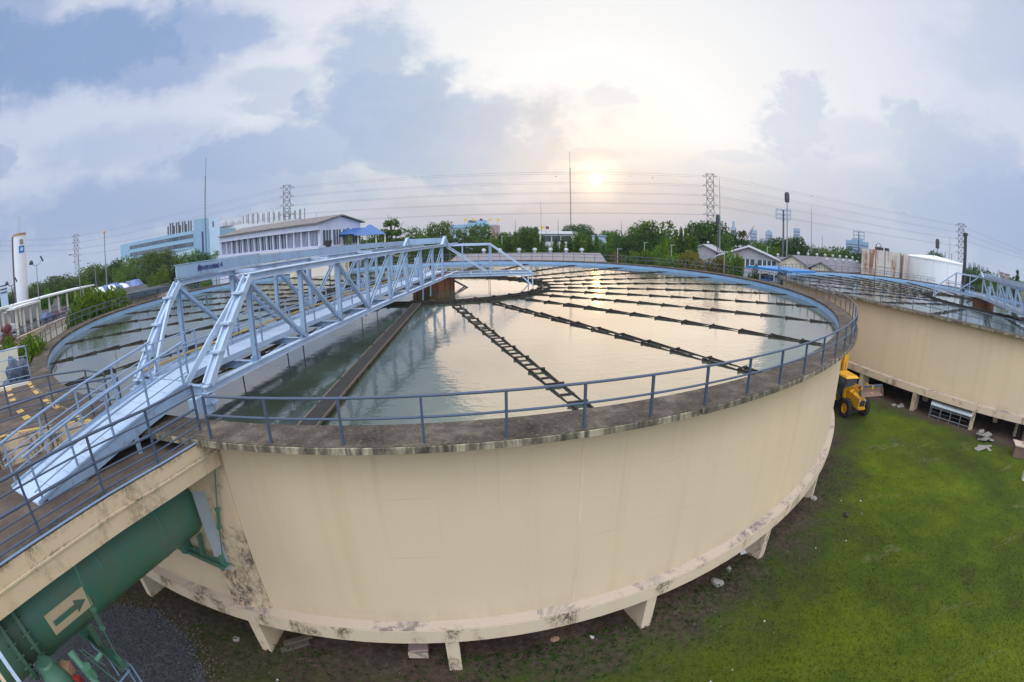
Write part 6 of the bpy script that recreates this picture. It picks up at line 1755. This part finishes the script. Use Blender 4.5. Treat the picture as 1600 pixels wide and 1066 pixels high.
def lamp(px, ytop, D, zb, label, kind, r0=.09, mat='grey_steel', name='lamp_post'):
    p = at_d(px, ytop, D); H = p.z - zb
    r_ = empty(name, (p.x, p.y, zb), math.atan2(-p.x, p.y), label, 'lamp post')
    MB().tube([(0, 0, 0), (0, 0, H * .5), (0, 0, H)], [r0 * 1.2, r0, r0 * .75], 8).build('pole', M[mat], r_)
    k = r0 / .09
    if kind == 'twin':
        MB().tube([(-.9, 0, H + .3), (-.5, 0, H), (0, 0, H - .1), (.5, 0, H + .05), (.9, 0, H + .5)], .06, 6).build('arm', M[mat], r_)
        MB().lathe((-1.0, 0, H + .15), [(0, 0), (.38, .02), (.42, .3), (.2, .65), (0, .66)], 12).build('lamp_head', M['dark_steel'], r_)
        MB().box((1.05, 0, H + .75), (.28, .5, .95), rot=Matrix.Rotation(-.5, 3, 'Y')).build('lamp_head', M['dark_steel'], r_)
    elif kind == 'arm':
        MB().tube([(0, 0, H - .05), (-.6, 0, H + .35), (-1.5, 0, H + .35)], .05, 6).build('arm', M[mat], r_)
        MB().box((-1.75, 0, H + .32), (.7, .3, .16)).build('lamp_head', M['dark_steel'], r_, bevel=.04)
    elif kind == 'hook':
        MB().tube([(0, 0, H - .3), (.15, 0, H + .15), (.6, 0, H + .25), (.9, 0, H - .05)], .06, 6).build('arm', M[mat], r_)
        MB().lathe((.9, 0, H - .35), [(0, .3), (.12, .3), (.26, 0), (0, 0)], 10).build('lamp_head', M['grey_steel'], r_)
    elif kind == 'flood':
        fr = MB()
        for z in (H - .1, H - 1.1, H - 2.1): fr.bar((-1.9, 0, z), (1.9, 0, z), .12, .12)
        for x in (-1.9, 0, 1.9): fr.bar((x, 0, H), (x, 0, H - 2.2), .1, .1)
        fr = fr.build('lamp_frame', M['pylon_steel'], r_)
        for z in (H + .0, H - 1.1, H - 2.1):
            for x in (-1.5, -.5, .5, 1.5): MB().box((x * 1.05, -.25, z - .1), (.62, .4, .6)).build('lamp_head', M['tower_pale'], r_)
    elif kind == 'ball':
        MB().lathe((0, 0, H - .1), [(0, 0), (.2, .05), (.24, .22), (.14, .42), (0, .45)], 12).build('lamp_head', M['amber_lamp'], r_)
    elif kind == 'tank':
        MB().lathe((0, 0, H - 2.4), [(0, 0), (.55, .1), (.6, 1.8), (.4, 2.3), (0, 2.4)], 12).build('lamp_head', M['dark_steel'], r_)
    return r_
lamp(57, 414, 80, TZ, 'lamp post with twin dark heads near the water tower', 'twin')
lamp(122, 399, 95, TZ, 'lamp post with one arm to the left in front of the far left pylon', 'arm')
lamp(148, 412, 120, TZ, 'small lamp post with a short arm among the belt trees', 'arm')
lamp(163, 364, 78, 0, 'tall slender pole with an amber head above the big bush', 'ball', .11)
lamp(18, 446, 90, TZ, 'dark short lamp post with a round head in front of the water tower', 'twin', mat='dark_steel')
lamp(1224, 328, 118, 0, 'floodlight tower with three rows of lamps behind the sheds', 'flood', .26, 'pylon_steel')
lamp(1229.5, 300, 108, 0, 'tall pale mast with a small dark ball beside the floodlight tower', 'tank', .15)
lamp(1342, 362, 150, 0, 'floodlight tower behind the blue grey flats', 'flood', .2, 'pylon_steel')
lamp(1465, 373, 125, 0, 'slim floodlight pole above the white tank', 'tank', .13, 'pylon_steel')
lamp(1369, 382, 84, 0, 'hooked lamp post in front of the rusty tank', 'hook', .09, 'pylon_steel')
lamp(1122, 335, 112, 0, 'slim pole with a dark barrel head by the tall pylon', 'tank', .12, 'pylon_steel')
for px, y, D, lb in ((1007, 378, 92, 'white post with a short bar in front of the dark trees'), (1049, 382, 88, 'white post left of the white shed'), (1132, 392, 78, 'white post in front of the white shed'), (1199, 385, 92, 'white post between the white shed and the cream gable'), (1263, 390, 88, 'white post above the cream gables'), (1560, 421, 90, 'grey lamp post by the pinkish houses'), (784, 369, 118, 'thin white post at the left end of the conifer row'), (965, 388, 82, 'grey post at the far rim right of the long roof')):
    r_ = empty('post', at_d(px, y, D).xy.to_3d(), 0, lb, 'post'); H = z_at(px, y, D)
    MB().tube([(0, 0, 0), (0, 0, H)], .075, 8).build('shaft', M['galvanised'], r_)
    MB().bar((-.05, 0, H - .15), (.7, 0, H - .1), .07, .07).build('bracket', M['galvanised'], r_)
sg = empty('floodlight', (0, 0, 0), label='black funnel shaped floodlight on the terrace in front of the violet white building', cat='floodlight')
q = at_d(513, 381, 62); MB().tube([(q.x, q.y, 0), (q.x, q.y, q.z - .5)], .08, 6).build('pole', M['dark_steel'], sg)
MB().lathe((q.x, q.y, q.z - .6), [(.1, 0), (.3, .1), (.55, 1.0), (.5, 1.05), (0, 1.0)], 12).build('head', M['dark_steel'], sg)
# weathered roof edge seen under the violet white building
lo = empty('low_store', (0, 0, 0), label='low white roof edge below the violet white building, behind the name board', cat='shed')
A, B = at_d(372, 411, 74), at_d(520, 384, 66); zl = z_at(500, 388, 67)
g = MB(); wallbox(g, A, B, 6, 0, zl - .3); g.build('wall', M['cream_plain'], lo, fix=True)
g = MB(); wallbox(g, at_d(370, 411, 73.4), at_d(522, 384, 65.4), 7.4, zl - .3, zl); g.build('roof', M['roof_light'], lo, fix=True)
# small birds over the far trees
for i, (px, y, D) in enumerate(((986, 276, 120), (1020, 278, 130), (1174, 285, 120), (1268, 307, 120), (1412, 333, 120), (868, 276, 120))):
    p = at_d(px, y, D)
    MB().add([(0, 0, 0), (.35, .12, .12), (.3, -.1, .1), (-.35, .12, .12), (-.3, -.1, .1), (0, .22, 0), (0, -.2, .02), (0, 0, -.06)], [(0, 1, 2), (0, 4, 3), (5, 1, 0), (5, 0, 3), (6, 0, 2), (6, 4, 0), (7, 6, 5)]).build('bird', M['dark_steel'], None, ('tiny dark bird just right of the sun', 'second tiny dark bird right of the sun', 'tiny dark bird left of the tall cumulus cloud', 'tiny dark bird near the thin pale mast', 'tiny dark bird above the rusty tank', 'tiny dark bird left of the tall lattice mast')[i], 'bird', 'birds in the sky', loc=tuple(p), rz=i * 1.1)

# ------------------------------------------------------------------ the damp evening air
if HAZE:
    g = MB().box((0, 900, 55), (4200, 3600, 112))
    m, t = newmat('haze_air')
    pv_ = t.n('ShaderNodeVolumePrincipled', Color=(.80, .86, .95, 1), Density=HAZE, Anisotropy=.2)
    o_ = t.n('ShaderNodeOutputMaterial'); t.link(pv_.outputs[0], o_.inputs['Volume'])
    g.build('haze', m, kind='stuff')
